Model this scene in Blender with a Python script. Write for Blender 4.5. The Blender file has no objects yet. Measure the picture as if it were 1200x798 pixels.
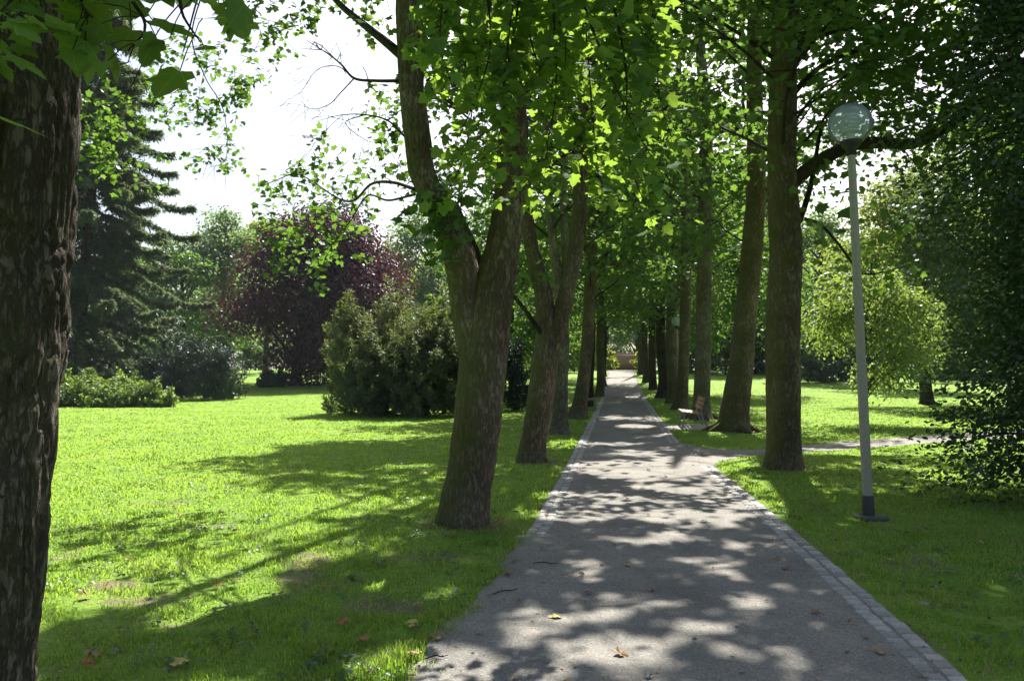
import bpy, math, random
import numpy as np
from mathutils import Vector, Matrix

rng = np.random.default_rng(11)
random.seed(5)
scene = bpy.context.scene
COL = scene.collection

# ------------------------------------------------------------------ camera model of the photograph
F = 911.0
CAMH = 1.65
PITCH = math.atan(33.0 / F)
CP, SP = math.cos(PITCH), math.sin(PITCH)

def W(px, py, d):
    """world point seen at photo pixel (px,py), d metres ahead"""
    u, v = (px - 600) / F, (399 - py) / F
    dx, dy, dz = u, CP - v * SP, SP + v * CP
    s = d / dy
    return np.array((dx * s, d, CAMH + dz * s))

def G(px, py):
    u, v = (px - 600) / F, (399 - py) / F
    dx, dy, dz = u, CP - v * SP, SP + v * CP
    s = -CAMH / dz
    return np.array((dx * s, dy * s))

def to_px(P):
    """photo pixel of world points (N,3)"""
    x, y, z = P[:, 0], P[:, 1], P[:, 2] - CAMH
    f = y * CP + z * SP
    up = -y * SP + z * CP
    f = np.where(f > 0.3, f, 0.3)
    return 600 + F * x / f, 399 - F * up / f

def rise(y):
    t = np.clip((np.asarray(y, float) - 35) / 50.0, 0, 1)
    return 1.45 * t * t * (3 - 2 * t)

AZ, EL = math.radians(16), math.radians(50)
SUN = np.array((math.sin(AZ) * math.cos(EL), math.cos(AZ) * math.cos(EL), math.sin(EL)))

# ------------------------------------------------------------------ helpers: objects
def finish(o, label=None, cat=None, group=None, kind=None):
    if label: o['label'] = label
    if cat: o['category'] = cat
    if group: o['group'] = group
    if kind: o['kind'] = kind
    return o

def thing(name, label, cat, loc, group=None, rz=0.0):
    o = bpy.data.objects.new(name, None)
    o.empty_display_size = 0.3
    COL.objects.link(o)
    o.location = loc
    o.rotation_euler = (0, 0, rz)
    return finish(o, label, cat, group)

def build(name, verts, polys, mat, parent=None, origin=(0, 0, 0), smooth=False, attr=None):
    """verts (N,3) in world space; polys: list of (M,k) index arrays"""
    verts = np.asarray(verts, np.float32) - np.asarray(origin, np.float32)
    me = bpy.data.meshes.new(name)
    me.vertices.add(len(verts))
    me.vertices.foreach_set('co', verts.ravel())
    loops, starts, n0 = [], [], 0
    for p in polys:
        p = np.asarray(p, np.int32)
        if not len(p): continue
        M, k = p.shape
        loops.append(p.ravel())
        starts.append(n0 + np.arange(M, dtype=np.int32) * k)
        n0 += M * k
    loops = np.concatenate(loops); starts = np.concatenate(starts)
    me.loops.add(len(loops)); me.loops.foreach_set('vertex_index', loops)
    me.polygons.add(len(starts)); me.polygons.foreach_set('loop_start', starts)
    me.update(calc_edges=True); me.validate()
    if smooth:
        me.polygons.foreach_set('use_smooth', np.ones(len(me.polygons), bool))
    if attr is not None:
        for an, av in attr.items():
            a = me.attributes.new(an, 'FLOAT', 'POINT')
            a.data.foreach_set('value', np.asarray(av, np.float32))
    o = bpy.data.objects.new(name, me)
    COL.objects.link(o)
    if mat: me.materials.append(mat)
    if parent is not None:
        o.parent = parent
    else:
        o.location = origin
    return o

class Acc:
    """collects pieces into one mesh"""
    def __init__(s): s.v, s.p, s.n = [], {}, 0
    def add(s, verts, faces):
        verts = np.asarray(verts, float)
        for f in faces:
            f = np.asarray(f, np.int64)
            if f.ndim == 1: f = f[None]
            if not len(f): continue
            s.p.setdefault(f.shape[1], []).append(f + s.n)
        s.v.append(verts); s.n += len(verts)
    def build(s, name, mat, parent=None, origin=(0, 0, 0), smooth=False):
        if not s.v: return None
        return build(name, np.concatenate(s.v), [np.concatenate(x) for x in s.p.values()], mat, parent, origin, smooth)

def unit(v):
    v = np.asarray(v, float)
    return v / (np.linalg.norm(v, axis=-1, keepdims=True) + 1e-9)

def spline(pts, n):
    """Catmull-Rom resample of control points (K,D)"""
    P = np.asarray(pts, float)
    if len(P) == 2:
        t = np.linspace(0, 1, n)[:, None]
        return P[0] * (1 - t) + P[1] * t
    Q = np.vstack([2 * P[0] - P[1], P, 2 * P[-1] - P[-2]])
    k = len(P) - 1
    t = np.linspace(0, k, n)
    i = np.minimum(t.astype(int), k - 1)
    f = (t - i)[:, None]
    a, b, c, d = Q[i], Q[i + 1], Q[i + 2], Q[i + 3]
    return 0.5 * (2 * b + (c - a) * f + (2 * a - 5 * b + 4 * c - d) * f ** 2 + (3 * b - a - 3 * c + d) * f ** 3)

VT = {}
def vnoise(u, v, nu, seed):
    """2D value noise, periodic in u with nu cells"""
    if (nu, seed) not in VT: VT[nu, seed] = np.random.default_rng(seed).random((nu, 4096))
    T = VT[nu, seed]
    ui = np.floor(u).astype(int); vi = np.floor(v).astype(int)
    fu, fv = u - ui, v - vi
    fu = fu * fu * (3 - 2 * fu); fv = fv * fv * (3 - 2 * fv)
    a = T[ui % nu, vi % 4096]; b = T[(ui + 1) % nu, vi % 4096]
    c = T[ui % nu, (vi + 1) % 4096]; d = T[(ui + 1) % nu, (vi + 1) % 4096]
    return (a * (1 - fu) + b * fu) * (1 - fv) + (c * (1 - fu) + d * fu) * fv

def tube(acc, pts, radii, ns=8, rows=None, flare=0.0, knob=0.0, bark=0.0, seed=0, cap=True):
    pts = np.asarray(pts, float); radii = np.asarray(radii, float)
    rows = rows or max(3, len(pts) * 3)
    C = spline(np.column_stack([pts, radii]), rows)
    R = np.maximum(C[:, 3], 0.002); C = C[:, :3]
    T = unit(np.gradient(C, axis=0))
    ref = np.array((1.0, 0, 0)) if abs(T[0][0]) < 0.8 else np.array((0, 1.0, 0))
    N = np.zeros_like(T)
    n = ref
    for i in range(rows):
        n = unit(n - T[i] * np.dot(n, T[i])); N[i] = n
    B = np.cross(T, N)
    th = np.linspace(0, 2 * math.pi, ns, endpoint=False)
    s = np.concatenate([[0], np.cumsum(np.linalg.norm(np.diff(C, axis=0), axis=1))])
    RR = R[:, None] * np.ones((1, ns))
    TH, S = np.meshgrid(th, s)
    if knob:
        RR *= 1 + knob * (np.sin(2 * TH + seed + S * .9) * .5 + np.sin(3 * TH + 2.1 * seed - S * 1.3) * .5
                          + 1.4 * (vnoise(TH / (2 * math.pi) * 5, S * 1.6 + seed, 5, seed + 3) - .5))
    if flare:
        lobes = 0.65 + 0.5 * np.maximum(0, np.sin(TH * 2.5 + seed)) * np.abs(np.cos(TH * 1.5 + seed * 1.7)) + .25 * np.cos(5 * TH + seed)
        RR *= 1 + flare * np.exp(-S / 0.22) * lobes
    if bark:
        tu = TH / (2 * math.pi)
        w = vnoise(tu * 9, S * 2.3, 9, seed + 7) * 1.6
        a = np.abs(vnoise(tu * 26 + 0 * w, S * 3.4 + w, 26, seed + 1) * 2 - 1)
        b = np.abs(vnoise(tu * 52, S * 9 + w * 2, 52, seed + 2) * 2 - 1)
        c = vnoise(tu * 90, S * 26, 90, seed + 4)
        RR += bark * (1.2 * np.minimum(a * 2.0, 1) + .7 * np.minimum(b * 1.8, 1) + .5 * c - 1.2)
    V = C[:, None, :] + RR[:, :, None] * (np.cos(th)[None, :, None] * N[:, None, :] + np.sin(th)[None, :, None] * B[:, None, :])
    V = V.reshape(-1, 3)
    i, j = np.meshgrid(np.arange(rows - 1), np.arange(ns), indexing='ij')
    j2 = (j + 1) % ns
    q = np.stack([i * ns + j, i * ns + j2, (i + 1) * ns + j2, (i + 1) * ns + j], -1).reshape(-1, 4)
    faces = [q]
    if cap:
        V = np.vstack([V, C[-1] + T[-1] * R[-1] * .5])
        k = len(V) - 1; b0 = (rows - 1) * ns
        faces.append(np.array([[b0 + a, b0 + (a + 1) % ns, k] for a in range(ns)]))
    acc.add(V, faces)

def lathe(acc, prof, origin, axis=(0, 0, 1), ns=24):
    """profile [(r,z)...] turned about an axis"""
    ax = Vector(axis).normalized()
    q = ax.to_track_quat('Z', 'Y')
    th = np.linspace(0, 2 * math.pi, ns, endpoint=False)
    V = []
    for r, z in prof:
        for t in th:
            p = q @ Vector((max(r, .0006) * math.cos(t), max(r, .0006) * math.sin(t), z))
            V.append((p.x + origin[0], p.y + origin[1], p.z + origin[2]))
    m = len(prof)
    f = [[i * ns + j, i * ns + (j + 1) % ns, (i + 1) * ns + (j + 1) % ns, (i + 1) * ns + j] for i in range(m - 1) for j in range(ns)]
    acc.add(V, [np.array(f)])

def box(acc, c, size, rot=None, ch=0.0):
    """box with chamfered edges on the top ring when ch > 0"""
    x, y, z = [s / 2 for s in size]
    if ch:
        V = [(-x, -y, -z), (x, -y, -z), (x, y, -z), (-x, y, -z), (-x, -y, z - ch), (x, -y, z - ch), (x, y, z - ch), (-x, y, z - ch),
             (-x + ch, -y + ch, z), (x - ch, -y + ch, z), (x - ch, y - ch, z), (-x + ch, y - ch, z)]
        f = [(3, 2, 1, 0), (0, 1, 5, 4), (1, 2, 6, 5), (2, 3, 7, 6), (3, 0, 4, 7), (4, 5, 9, 8), (5, 6, 10, 9), (6, 7, 11, 10), (7, 4, 8, 11), (8, 9, 10, 11)]
    else:
        V = [(-x, -y, -z), (x, -y, -z), (x, y, -z), (-x, y, -z), (-x, -y, z), (x, -y, z), (x, y, z), (-x, y, z)]
        f = [(3, 2, 1, 0), (0, 1, 5, 4), (1, 2, 6, 5), (2, 3, 7, 6), (3, 0, 4, 7), (4, 5, 6, 7)]
    V = np.array(V)
    if rot is not None: V = V @ np.array(rot).T
    acc.add(V + np.array(c), [np.array(f)])

def rotz(a):
    c, s = math.cos(a), math.sin(a)
    return np.array(((c, -s, 0), (s, c, 0), (0, 0, 1)))

# ------------------------------------------------------------------ materials
def new_mat(name):
    m = bpy.data.materials.new(name); m.use_nodes = True
    nt = m.node_tree; nt.nodes.clear()
    out = nt.nodes.new('ShaderNodeOutputMaterial')
    return m, nt, out

def N(nt, kind, **kw):
    n = nt.nodes.new(kind)
    for k, v in kw.items():
        if k.startswith('i_'):
            key = k[2:]
            key = int(key) if key.isdigit() else key.replace('_', ' ')
            n.inputs[key].default_value = v
        else: setattr(n, k, v)
    return n

def ramp(nt, stops, interp='LINEAR'):
    r = nt.nodes.new('ShaderNodeValToRGB'); cr = r.color_ramp; cr.interpolation = interp
    while len(cr.elements) < len(stops): cr.elements.new(.5)
    for e, (p, c) in zip(cr.elements, stops):
        e.position = p; e.color = (*c, 1) if len(c) == 3 else c
    return r

def mixc(nt, a, b, fac, mode='MIX'):
    m = nt.nodes.new('ShaderNodeMix'); m.data_type = 'RGBA'; m.blend_type = mode
    L = nt.links.new
    for s, v in ((m.inputs[0], fac), (m.inputs[6], a), (m.inputs[7], b)):
        if isinstance(v, bpy.types.NodeSocket): L(v, s)
        elif isinstance(v, (int, float)): s.default_value = v
        else: s.default_value = (*v, 1) if len(v) == 3 else v
    return m.outputs[2]

def leaf_mat(name, cols, trans, tfac=0.5, gloss=0.05, big=0.25, rough=.45, straw=None, veins=False):
    m, nt, out = new_mat(name); L = nt.links.new
    geo = N(nt, 'ShaderNodeNewGeometry')
    rp = ramp(nt, [(i / max(1, len(cols) - 1), c) for i, c in enumerate(cols)])
    L(geo.outputs['Random Per Island'], rp.inputs[0])
    tc = N(nt, 'ShaderNodeTexCoord')
    nz = N(nt, 'ShaderNodeTexNoise', i_Scale=.7, i_Detail=2.0)
    L(tc.outputs['Object'], nz.inputs['Vector'])
    r2 = ramp(nt, [(.3, (1 - big,) * 3), (.7, (1 + big,) * 3)]); L(nz.outputs[0], r2.inputs[0])
    col = mixc(nt, rp.outputs[0], r2.outputs[0], 1.0, 'MULTIPLY')
    if veins:
        def M_(op, x, y=None):
            n_ = N(nt, 'ShaderNodeMath', operation=op)
            for s_, v_ in ((n_.inputs[0], x), (n_.inputs[1], y)):
                if v_ is None: continue
                if isinstance(v_, (int, float)): s_.default_value = v_
                else: L(v_, s_)
            return n_.outputs[0]
        la = N(nt, 'ShaderNodeAttribute', attribute_name='la').outputs['Fac']; lb = N(nt, 'ShaderNodeAttribute', attribute_name='lb').outputs['Fac']
        ang = M_('ABSOLUTE', M_('ARCTAN2', lb, M_('ADD', la, .02)))
        rad = M_('SQRT', M_('ADD', M_('MULTIPLY', la, la), M_('MULTIPLY', lb, lb)))
        dv = M_('MINIMUM', ang, M_('MINIMUM', M_('ABSOLUTE', M_('SUBTRACT', ang, .80)), M_('ABSOLUTE', M_('SUBTRACT', ang, 1.36))))
        side_ = M_('ABSOLUTE', M_('SUBTRACT', M_('FRACT', M_('SUBTRACT', M_('MULTIPLY', rad, 7.0), M_('MULTIPLY', dv, 3.0))), .5))
        r5 = ramp(nt, [(0, (1.7, 1.6, 1.9)), (.016, (1, 1, 1))]); L(M_('MULTIPLY', dv, rad), r5.inputs[0])
        r6 = ramp(nt, [(0, (1.25, 1.2, 1.3)), (.10, (.95, .95, .95)), (.5, (1.02, 1.02, 1.02))]); L(side_, r6.inputs[0])
        col = mixc(nt, mixc(nt, col, r5.outputs[0], 1.0, 'MULTIPLY'), r6.outputs[0], 1.0, 'MULTIPLY')
        trans = mixc(nt, mixc(nt, trans, r5.outputs[0], .8, 'MULTIPLY'), r6.outputs[0], 1.0, 'MULTIPLY')
    if straw:
        n3 = N(nt, 'ShaderNodeTexNoise', i_Scale=2.2, i_Detail=5.0, i_Roughness=.7); L(tc.outputs['Object'], n3.inputs['Vector'])
        r3 = ramp(nt, [(.47, (0, 0, 0)), (.66, (.75, .75, .75))]); L(n3.outputs[0], r3.inputs[0])
        col = mixc(nt, col, straw, r3.outputs[0])
    dif = N(nt, 'ShaderNodeBsdfDiffuse'); L(col, dif.inputs[0])
    tr = N(nt, 'ShaderNodeBsdfTranslucent')
    tcol = mixc(nt, col, trans, .75)
    L(tcol, tr.inputs[0])
    mx = N(nt, 'ShaderNodeMixShader', i_0=tfac); L(dif.outputs[0], mx.inputs[1]); L(tr.outputs[0], mx.inputs[2])
    gl = N(nt, 'ShaderNodeBsdfGlossy', i_Roughness=rough); gl.inputs[0].default_value = (.9, .95, 1, 1)
    m2 = N(nt, 'ShaderNodeMixShader', i_0=gloss); L(mx.outputs[0], m2.inputs[1]); L(gl.outputs[0], m2.inputs[2])
    L(m2.outputs[0], out.inputs[0])
    return m

def bark_mat(name, dark, light, moss=(.085, .09, .018), moss_amt=.4, sc=1.0, bump=.6, moss_dir=(-1, -.3, 0)):
    m, nt, out = new_mat(name); L = nt.links.new
    tc = N(nt, 'ShaderNodeTexCoord')
    mp = N(nt, 'ShaderNodeMapping'); mp.inputs['Scale'].default_value = (14 * sc, 14 * sc, 4.0 * sc)
    L(tc.outputs['Object'], mp.inputs[0])
    wn = N(nt, 'ShaderNodeTexNoise', i_Scale=.9, i_Detail=4.0)
    L(mp.outputs[0], wn.inputs['Vector'])
    warp = mixc(nt, mp.outputs[0], wn.outputs['Color'], .9, 'ADD')
    rg = N(nt, 'ShaderNodeTexNoise', i_Scale=1.25, i_Detail=5.0, i_Roughness=.6)
    L(warp, rg.inputs['Vector'])
    mpv = N(nt, 'ShaderNodeMapping'); mpv.inputs['Scale'].default_value = (15 * sc, 15 * sc, 4.6 * sc); L(tc.outputs['Object'], mpv.inputs[0])
    wnv = N(nt, 'ShaderNodeTexNoise', i_Scale=1.6, i_Detail=4.0); L(mpv.outputs[0], wnv.inputs['Vector'])
    vo = N(nt, 'ShaderNodeTexVoronoi', feature='DISTANCE_TO_EDGE', i_Scale=1.0); L(mixc(nt, mpv.outputs[0], wnv.outputs['Color'], .8, 'ADD'), vo.inputs['Vector'])
    ck = ramp(nt, [(0.0, (.25, .25, .25)), (.07, (1, 1, 1))]); L(vo.outputs[0], ck.inputs[0])
    sb0 = N(nt, 'ShaderNodeMath', operation='SUBTRACT', i_1=.5); L(rg.outputs[0], sb0.inputs[0])
    ab = N(nt, 'ShaderNodeMath', operation='ABSOLUTE'); L(sb0.outputs[0], ab.inputs[0])
    edge = ramp(nt, [(0.0, (0, 0, 0)), (.09, (.8, .8, .8)), (.25, (1, 1, 1))]); L(ab.outputs[0], edge.inputs[0])
    nz = N(nt, 'ShaderNodeTexNoise', i_Scale=3.0, i_Detail=7.0, i_Roughness=.7)
    L(mp.outputs[0], nz.inputs['Vector'])
    hgt = N(nt, 'ShaderNodeMath', operation='MULTIPLY_ADD'); L(nz.outputs[0], hgt.inputs[0]); hgt.inputs[1].default_value = 1.3
    ek = N(nt, 'ShaderNodeMath', operation='MULTIPLY'); L(edge.outputs[0], ek.inputs[0]); L(ck.outputs[0], ek.inputs[1]); L(ek.outputs[0], hgt.inputs[2])
    cr = ramp(nt, [(.2, tuple(c * .5 for c in dark)), (.55, dark), (.92, light)])
    sc2 = N(nt, 'ShaderNodeMath', operation='MULTIPLY', i_1=.5); L(hgt.outputs[0], sc2.inputs[0]); L(sc2.outputs[0], cr.inputs[0])
    col = cr.outputs[0]
    # weathered grey and reddish patches
    pn = N(nt, 'ShaderNodeTexNoise', i_Scale=1.7, i_Detail=4.0); L(tc.outputs['Object'], pn.inputs['Vector'])
    pr = ramp(nt, [(.42, (.75, .7, .66)), (.62, (1.25, 1.22, 1.2))]); L(pn.outputs[0], pr.inputs[0])
    col = mixc(nt, col, pr.outputs[0], 1.0, 'MULTIPLY')
    # moss grows on one side of the trunk, thickest low down
    geo = N(nt, 'ShaderNodeNewGeometry')
    dt = N(nt, 'ShaderNodeVectorMath', operation='DOT_PRODUCT'); L(geo.outputs['Normal'], dt.inputs[0]); dt.inputs[1].default_value = moss_dir
    mn = N(nt, 'ShaderNodeTexNoise', i_Scale=3.5, i_Detail=5.0, i_Roughness=.6); L(tc.outputs['Object'], mn.inputs['Vector'])
    ad = N(nt, 'ShaderNodeMath', operation='MULTIPLY_ADD', i_1=.28); L(dt.outputs['Value'], ad.inputs[0]); L(mn.outputs[0], ad.inputs[2])
    mr = ramp(nt, [(.49, (0, 0, 0)), (.70, (1, 1, 1))]); L(ad.outputs[0], mr.inputs[0])
    mf = N(nt, 'ShaderNodeMath', operation='MULTIPLY', i_1=moss_amt); L(mr.outputs[0], mf.inputs[0])
    col = mixc(nt, col, moss, mf.outputs[0])
    bs = N(nt, 'ShaderNodeBsdfPrincipled', i_Roughness=.9); bs.inputs['Specular IOR Level'].default_value = .2
    L(col, bs.inputs['Base Color'])
    bp = N(nt, 'ShaderNodeBump', i_Strength=bump, i_Distance=.03); L(hgt.outputs[0], bp.inputs['Height'])
    L(bp.outputs[0], bs.inputs['Normal']); L(bs.outputs[0], out.inputs[0])
    return m

def plain_mat(name, col, rough=.5, metal=0.0, var=.15, scale=8.0, bump=0.0):
    m, nt, out = new_mat(name); L = nt.links.new
    tc = N(nt, 'ShaderNodeTexCoord')
    nz = N(nt, 'ShaderNodeTexNoise', i_Scale=scale, i_Detail=6.0, i_Roughness=.6); L(tc.outputs['Object'], nz.inputs['Vector'])
    r = ramp(nt, [(.3, tuple(c * (1 - var) for c in col)), (.7, tuple(c * (1 + var) for c in col))]); L(nz.outputs[0], r.inputs[0])
    bs = N(nt, 'ShaderNodeBsdfPrincipled', i_Roughness=rough, i_Metallic=metal); L(r.outputs[0], bs.inputs['Base Color'])
    if bump:
        b = N(nt, 'ShaderNodeBump', i_Strength=bump, i_Distance=.01); L(nz.outputs[0], b.inputs['Height']); L(b.outputs[0], bs.inputs['Normal'])
    L(bs.outputs[0], out.inputs[0])
    return m

M_LEAF = leaf_mat('maple_leaf', [(.030, .075, .012), (.045, .105, .016), (.065, .13, .02)], (.19, .34, .04), .5, .03)
M_LEAF_FAR = leaf_mat('maple_leaf_far', [(.030, .075, .014), (.045, .10, .018), (.07, .13, .024)], (.22, .38, .05), .5, .03)
M_LEAF_NEAR = leaf_mat('maple_leaf_near', [(.035, .085, .014), (.05, .11, .018), (.06, .13, .02)], (.34, .53, .055), .58, .02, rough=.6, veins=True)
M_LEAF_YEL = leaf_mat('yellow_green_leaf', [(.06, .12, .015), (.09, .15, .02), (.12, .16, .02)], (.46, .55, .05), .5, .04)
M_LEAF_MID = leaf_mat('mid_green_leaf', [(.04, .085, .02), (.06, .11, .024), (.085, .135, .03)], (.32, .44, .07), .48, .04)
M_LEAF_HAZE = leaf_mat('haze_tinted_leaf', [(.035, .075, .028), (.05, .10, .035), (.07, .12, .04)], (.32, .48, .13), .52, .03)  # bluish haze of distance mixed into the leaf colour
M_LEAF_COPPER = leaf_mat('copper_leaf', [(.026, .011, .012), (.040, .014, .016), (.06, .022, .02)], (.11, .018, .028), .35, .04)
M_LEAF_OCHRE = leaf_mat('browning_leaf', [(.06, .11, .02), (.09, .13, .025), (.17, .11, .035), (.07, .12, .022), (.08, .13, .025)], (.30, .40, .08), .53, .03)
M_LEAF_DARK = leaf_mat('dark_leaf', [(.018, .044, .012), (.028, .064, .017), (.042, .08, .02)], (.10, .19, .03), .4, .05)
M_YEW = leaf_mat('yew_needles', [(.010, .024, .010), (.016, .034, .013), (.024, .046, .016)], (.04, .08, .02), .3, .05)
M_JUNIPER = leaf_mat('juniper_needles', [(.03, .05, .014), (.055, .08, .02), (.11, .135, .035)], (.22, .27, .06), .4, .04)
M_SPRUCE = leaf_mat('spruce_needles', [(.034, .064, .034), (.052, .088, .042), (.085, .115, .05)], (.20, .27, .10), .42, .03)
M_SHRUB = leaf_mat('shrub_leaf', [(.04, .085, .02), (.065, .125, .028), (.12, .17, .06)], (.30, .44, .06), .5, .03)
M_GRASS = leaf_mat('grass_blade', [(.075, .155, .016), (.105, .205, .022), (.135, .235, .032), (.19, .235, .06), (.28, .25, .12)], (.46, .72, .055), .48, .02, big=.3, straw=(.25, .235, .10))
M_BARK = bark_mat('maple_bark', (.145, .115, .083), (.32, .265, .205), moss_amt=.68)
M_BARK_NEAR = bark_mat('near_maple_bark', (.12, .105, .083), (.38, .34, .285), moss_amt=.5, sc=1.2, bump=1.0, moss_dir=(0, -1, 0))
M_BARK_GREY = bark_mat('grey_bark', (.16, .145, .12), (.34, .31, .26), moss_amt=.5)  # lighter, greyer bark tone
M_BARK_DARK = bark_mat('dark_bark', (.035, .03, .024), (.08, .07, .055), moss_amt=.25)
M_BARK_SPRUCE = bark_mat('spruce_bark', (.06, .045, .035), (.13, .10, .08), moss_amt=.1)

# ------------------------------------------------------------------ leaves
def template(kind):
    if kind == 'maple5':
        mid = [(0, 0), (.32, 0), (.62, 0), (1, 0)]
        side = [(-.10, .26), (.10, .47), (.27, .36), (.55, .58), (.57, .33), (.78, .24)]
        tr = [(0, 'A', 'B'), (0, 'B', 'C'), (0, 'C', 1), (1, 'C', 'D'), (1, 'D', 'E'), (1, 'E', 2), (2, 'E', 'F'), (2, 'F', 3)]
    elif kind == 'maple3':
        mid = [(0, 0), (.45, 0), (1, 0)]
        side = [(.06, .42), (.28, .34), (.58, .54), (.62, .28)]
        tr = [(0, 'A', 'B'), (0, 'B', 1), (1, 'B', 'C'), (1, 'C', 'D'), (1, 'D', 2)]
    elif kind == 'oval':
        mid = [(0, 0), (1, 0)]; side = [(.28, .30), (.7, .24)]
        tr = [(0, 'A', 'B'), (0, 'B', 1)]
    elif kind == 'leaf2':
        mid = [(0, 0), (1, 0)]; side = [(.45, .36)]
        tr = [(0, 'A', 1)]
    elif kind == 'needle':
        mid = [(0, 0), (1, 0)]; side = [(.5, .09)]
        tr = [(0, 'A', 1)]
    nm, nsd = len(mid), len(side)
    P = [(a, 0, -.18 * a * a) for a, b in mid]
    P += [(a, b, -.18 * a * a + .0 - .22 * b * b + .10 * b) for a, b in side]
    P += [(a, -b, -.18 * a * a + .0 - .22 * b * b + .10 * b) for a, b in side]
    f = []
    for t in tr:
        f.append([x if isinstance(x, int) else nm + ord(x) - 65 for x in t])
        g = [x if isinstance(x, int) else nm + nsd + ord(x) - 65 for x in t]
        f.append(g[::-1])
    return np.array(P, float), np.array(f)

TEMPL = {k: template(k) for k in ('maple5', 'maple3', 'oval', 'leaf2', 'needle')}

def leaves(name, pos, nrm, dirv, size, kind, mat, parent=None, origin=(0, 0, 0)):
    P, f = TEMPL[kind]
    n = unit(nrm); t = dirv - n * np.sum(dirv * n, 1, keepdims=True); t = unit(t); s = np.cross(n, t)
    size = np.broadcast_to(np.asarray(size, float), (len(pos),))[:, None, None]
    wv = (1 + rng.normal(0, .12, (len(pos), 1, 1)))
    V = pos[:, None, :] + size * (P[None, :, 0:1] * t[:, None, :] + P[None, :, 1:2] * wv * s[:, None, :] + P[None, :, 2:3] * (1 + rng.normal(0, .8, (len(pos), 1, 1))) * n[:, None, :])
    k = len(P)
    Fc = (f[None] + (np.arange(len(pos)) * k)[:, None, None]).reshape(-1, 3)
    at = {'la': np.tile(P[:, 0], len(pos)), 'lb': np.tile(P[:, 1], len(pos))} if kind == 'maple5' else None
    return build(name, V.reshape(-1, 3), [Fc], mat, parent, origin, attr=at)

def rand_unit(n): return unit(rng.normal(size=(n, 3)))

class Foliage:
    def __init__(s): s.p, s.n, s.d, s.s = [], [], [], []
    def spray(s, c, out, k, rad, size, flat=.45, up=.9, jit=.55):
        """k leaves loosely layered round c"""
        q = rng.normal(size=(k, 3)) * rad * np.array((1, 1, flat))
        s.p.append(np.asarray(c) + q)
        s.n.append(np.array((0, 0, up)) + rng.normal(size=(k, 3)) * jit)
        s.d.append(np.asarray(out)[None] * .6 + unit(q + 1e-6) * .7 + rng.normal(size=(k, 3)) * .4 + np.array((0, 0, -.25)))
        s.s.append(size * rng.uniform(.65, 1.25, k))
    def pack(s): return [np.concatenate(x) for x in (s.p, s.n, s.d, s.s)]
    def build(s, name, kind, mat, parent, origin, keep=None):
        p, n, d, z = s.pack()
        if keep is not None:
            m = keep(p); p, n, d, z = p[m], n[m], d[m], z[m]
        return leaves(name, p, n, d, z, kind, mat, parent, origin)

# ------------------------------------------------------------------ where the canopy has gaps (sun reaches the ground there)
def inpoly(x, y, poly):
    r = np.zeros(len(x), bool); n = len(poly)
    for i in range(n):
        x1, y1 = poly[i]; x2, y2 = poly[(i + 1) % n]
        c = ((y1 > y) != (y2 > y)) & (x < (x2 - x1) * (y - y1) / (y2 - y1 + 1e-12) + x1)
        r ^= c
    return r
SHADE_LAWN = [
    [(362, 480), (480, 482), (560, 470), (700, 474), (690, 520), (620, 625), (560, 600), (505, 586), (430, 581), (330, 577), (230, 563), (150, 553), (225, 541), (330, 531), (300, 518), (380, 512), (400, 500), (480, 492), (440, 488)],
    [(310, 632), (420, 605), (520, 598), (620, 625), (480, 800), (40, 800), (40, 745), (140, 722), (230, 728), (310, 700), (345, 672), (420, 662), (440, 640), (360, 645)],
    [(50, 640), (100, 645), (95, 655), (50, 660)]]
LIT_SPOT = [(630, 722, 48, 24), (712, 712, 62, 17), (790, 768, 95, 26), (935, 790, 40, 12), (865, 668, 55, 16), (905, 690, 40, 9), (815, 607, 70, 13), (790, 572, 80, 6), (700, 632, 22, 6),
            (765, 641, 30, 9), (850, 640, 40, 6), (795, 550, 95, 9), (745, 562, 60, 5), (800, 538, 40, 5), (735, 590, 50, 5), (720, 612, 30, 4), (700, 660, 40, 5), (690, 676, 20, 6), (900, 745, 30, 9), (650, 765, 40, 8), (715, 745, 28, 8),
            (770, 512, 26, 3), (730, 520, 30, 3), (745, 500, 28, 3), (720, 490, 25, 3), (740, 530, 34, 4), (850, 590, 30, 4), (640, 690, 35, 6),
            (445, 697, 48, 18), (395, 740, 70, 14), (250, 790, 60, 10), (510, 700, 25, 10), (560, 660, 20, 6), (490, 610, 30, 6), (470, 545, 40, 5), (520, 562, 14, 4), (410, 556, 50, 4), (430, 512, 60, 5),
            (925, 570, 34, 10), (880, 540, 40, 7), (940, 600, 28, 6), (985, 530, 60, 5), (1095, 530, 40, 5), (1110, 560, 30, 8), (1040, 490, 100, 10), (1110, 500, 60, 8), (1130, 700, 40, 8)]

SUNLIT_AT = []          # (point, radius): leaves that would shade this spot are absent

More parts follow.
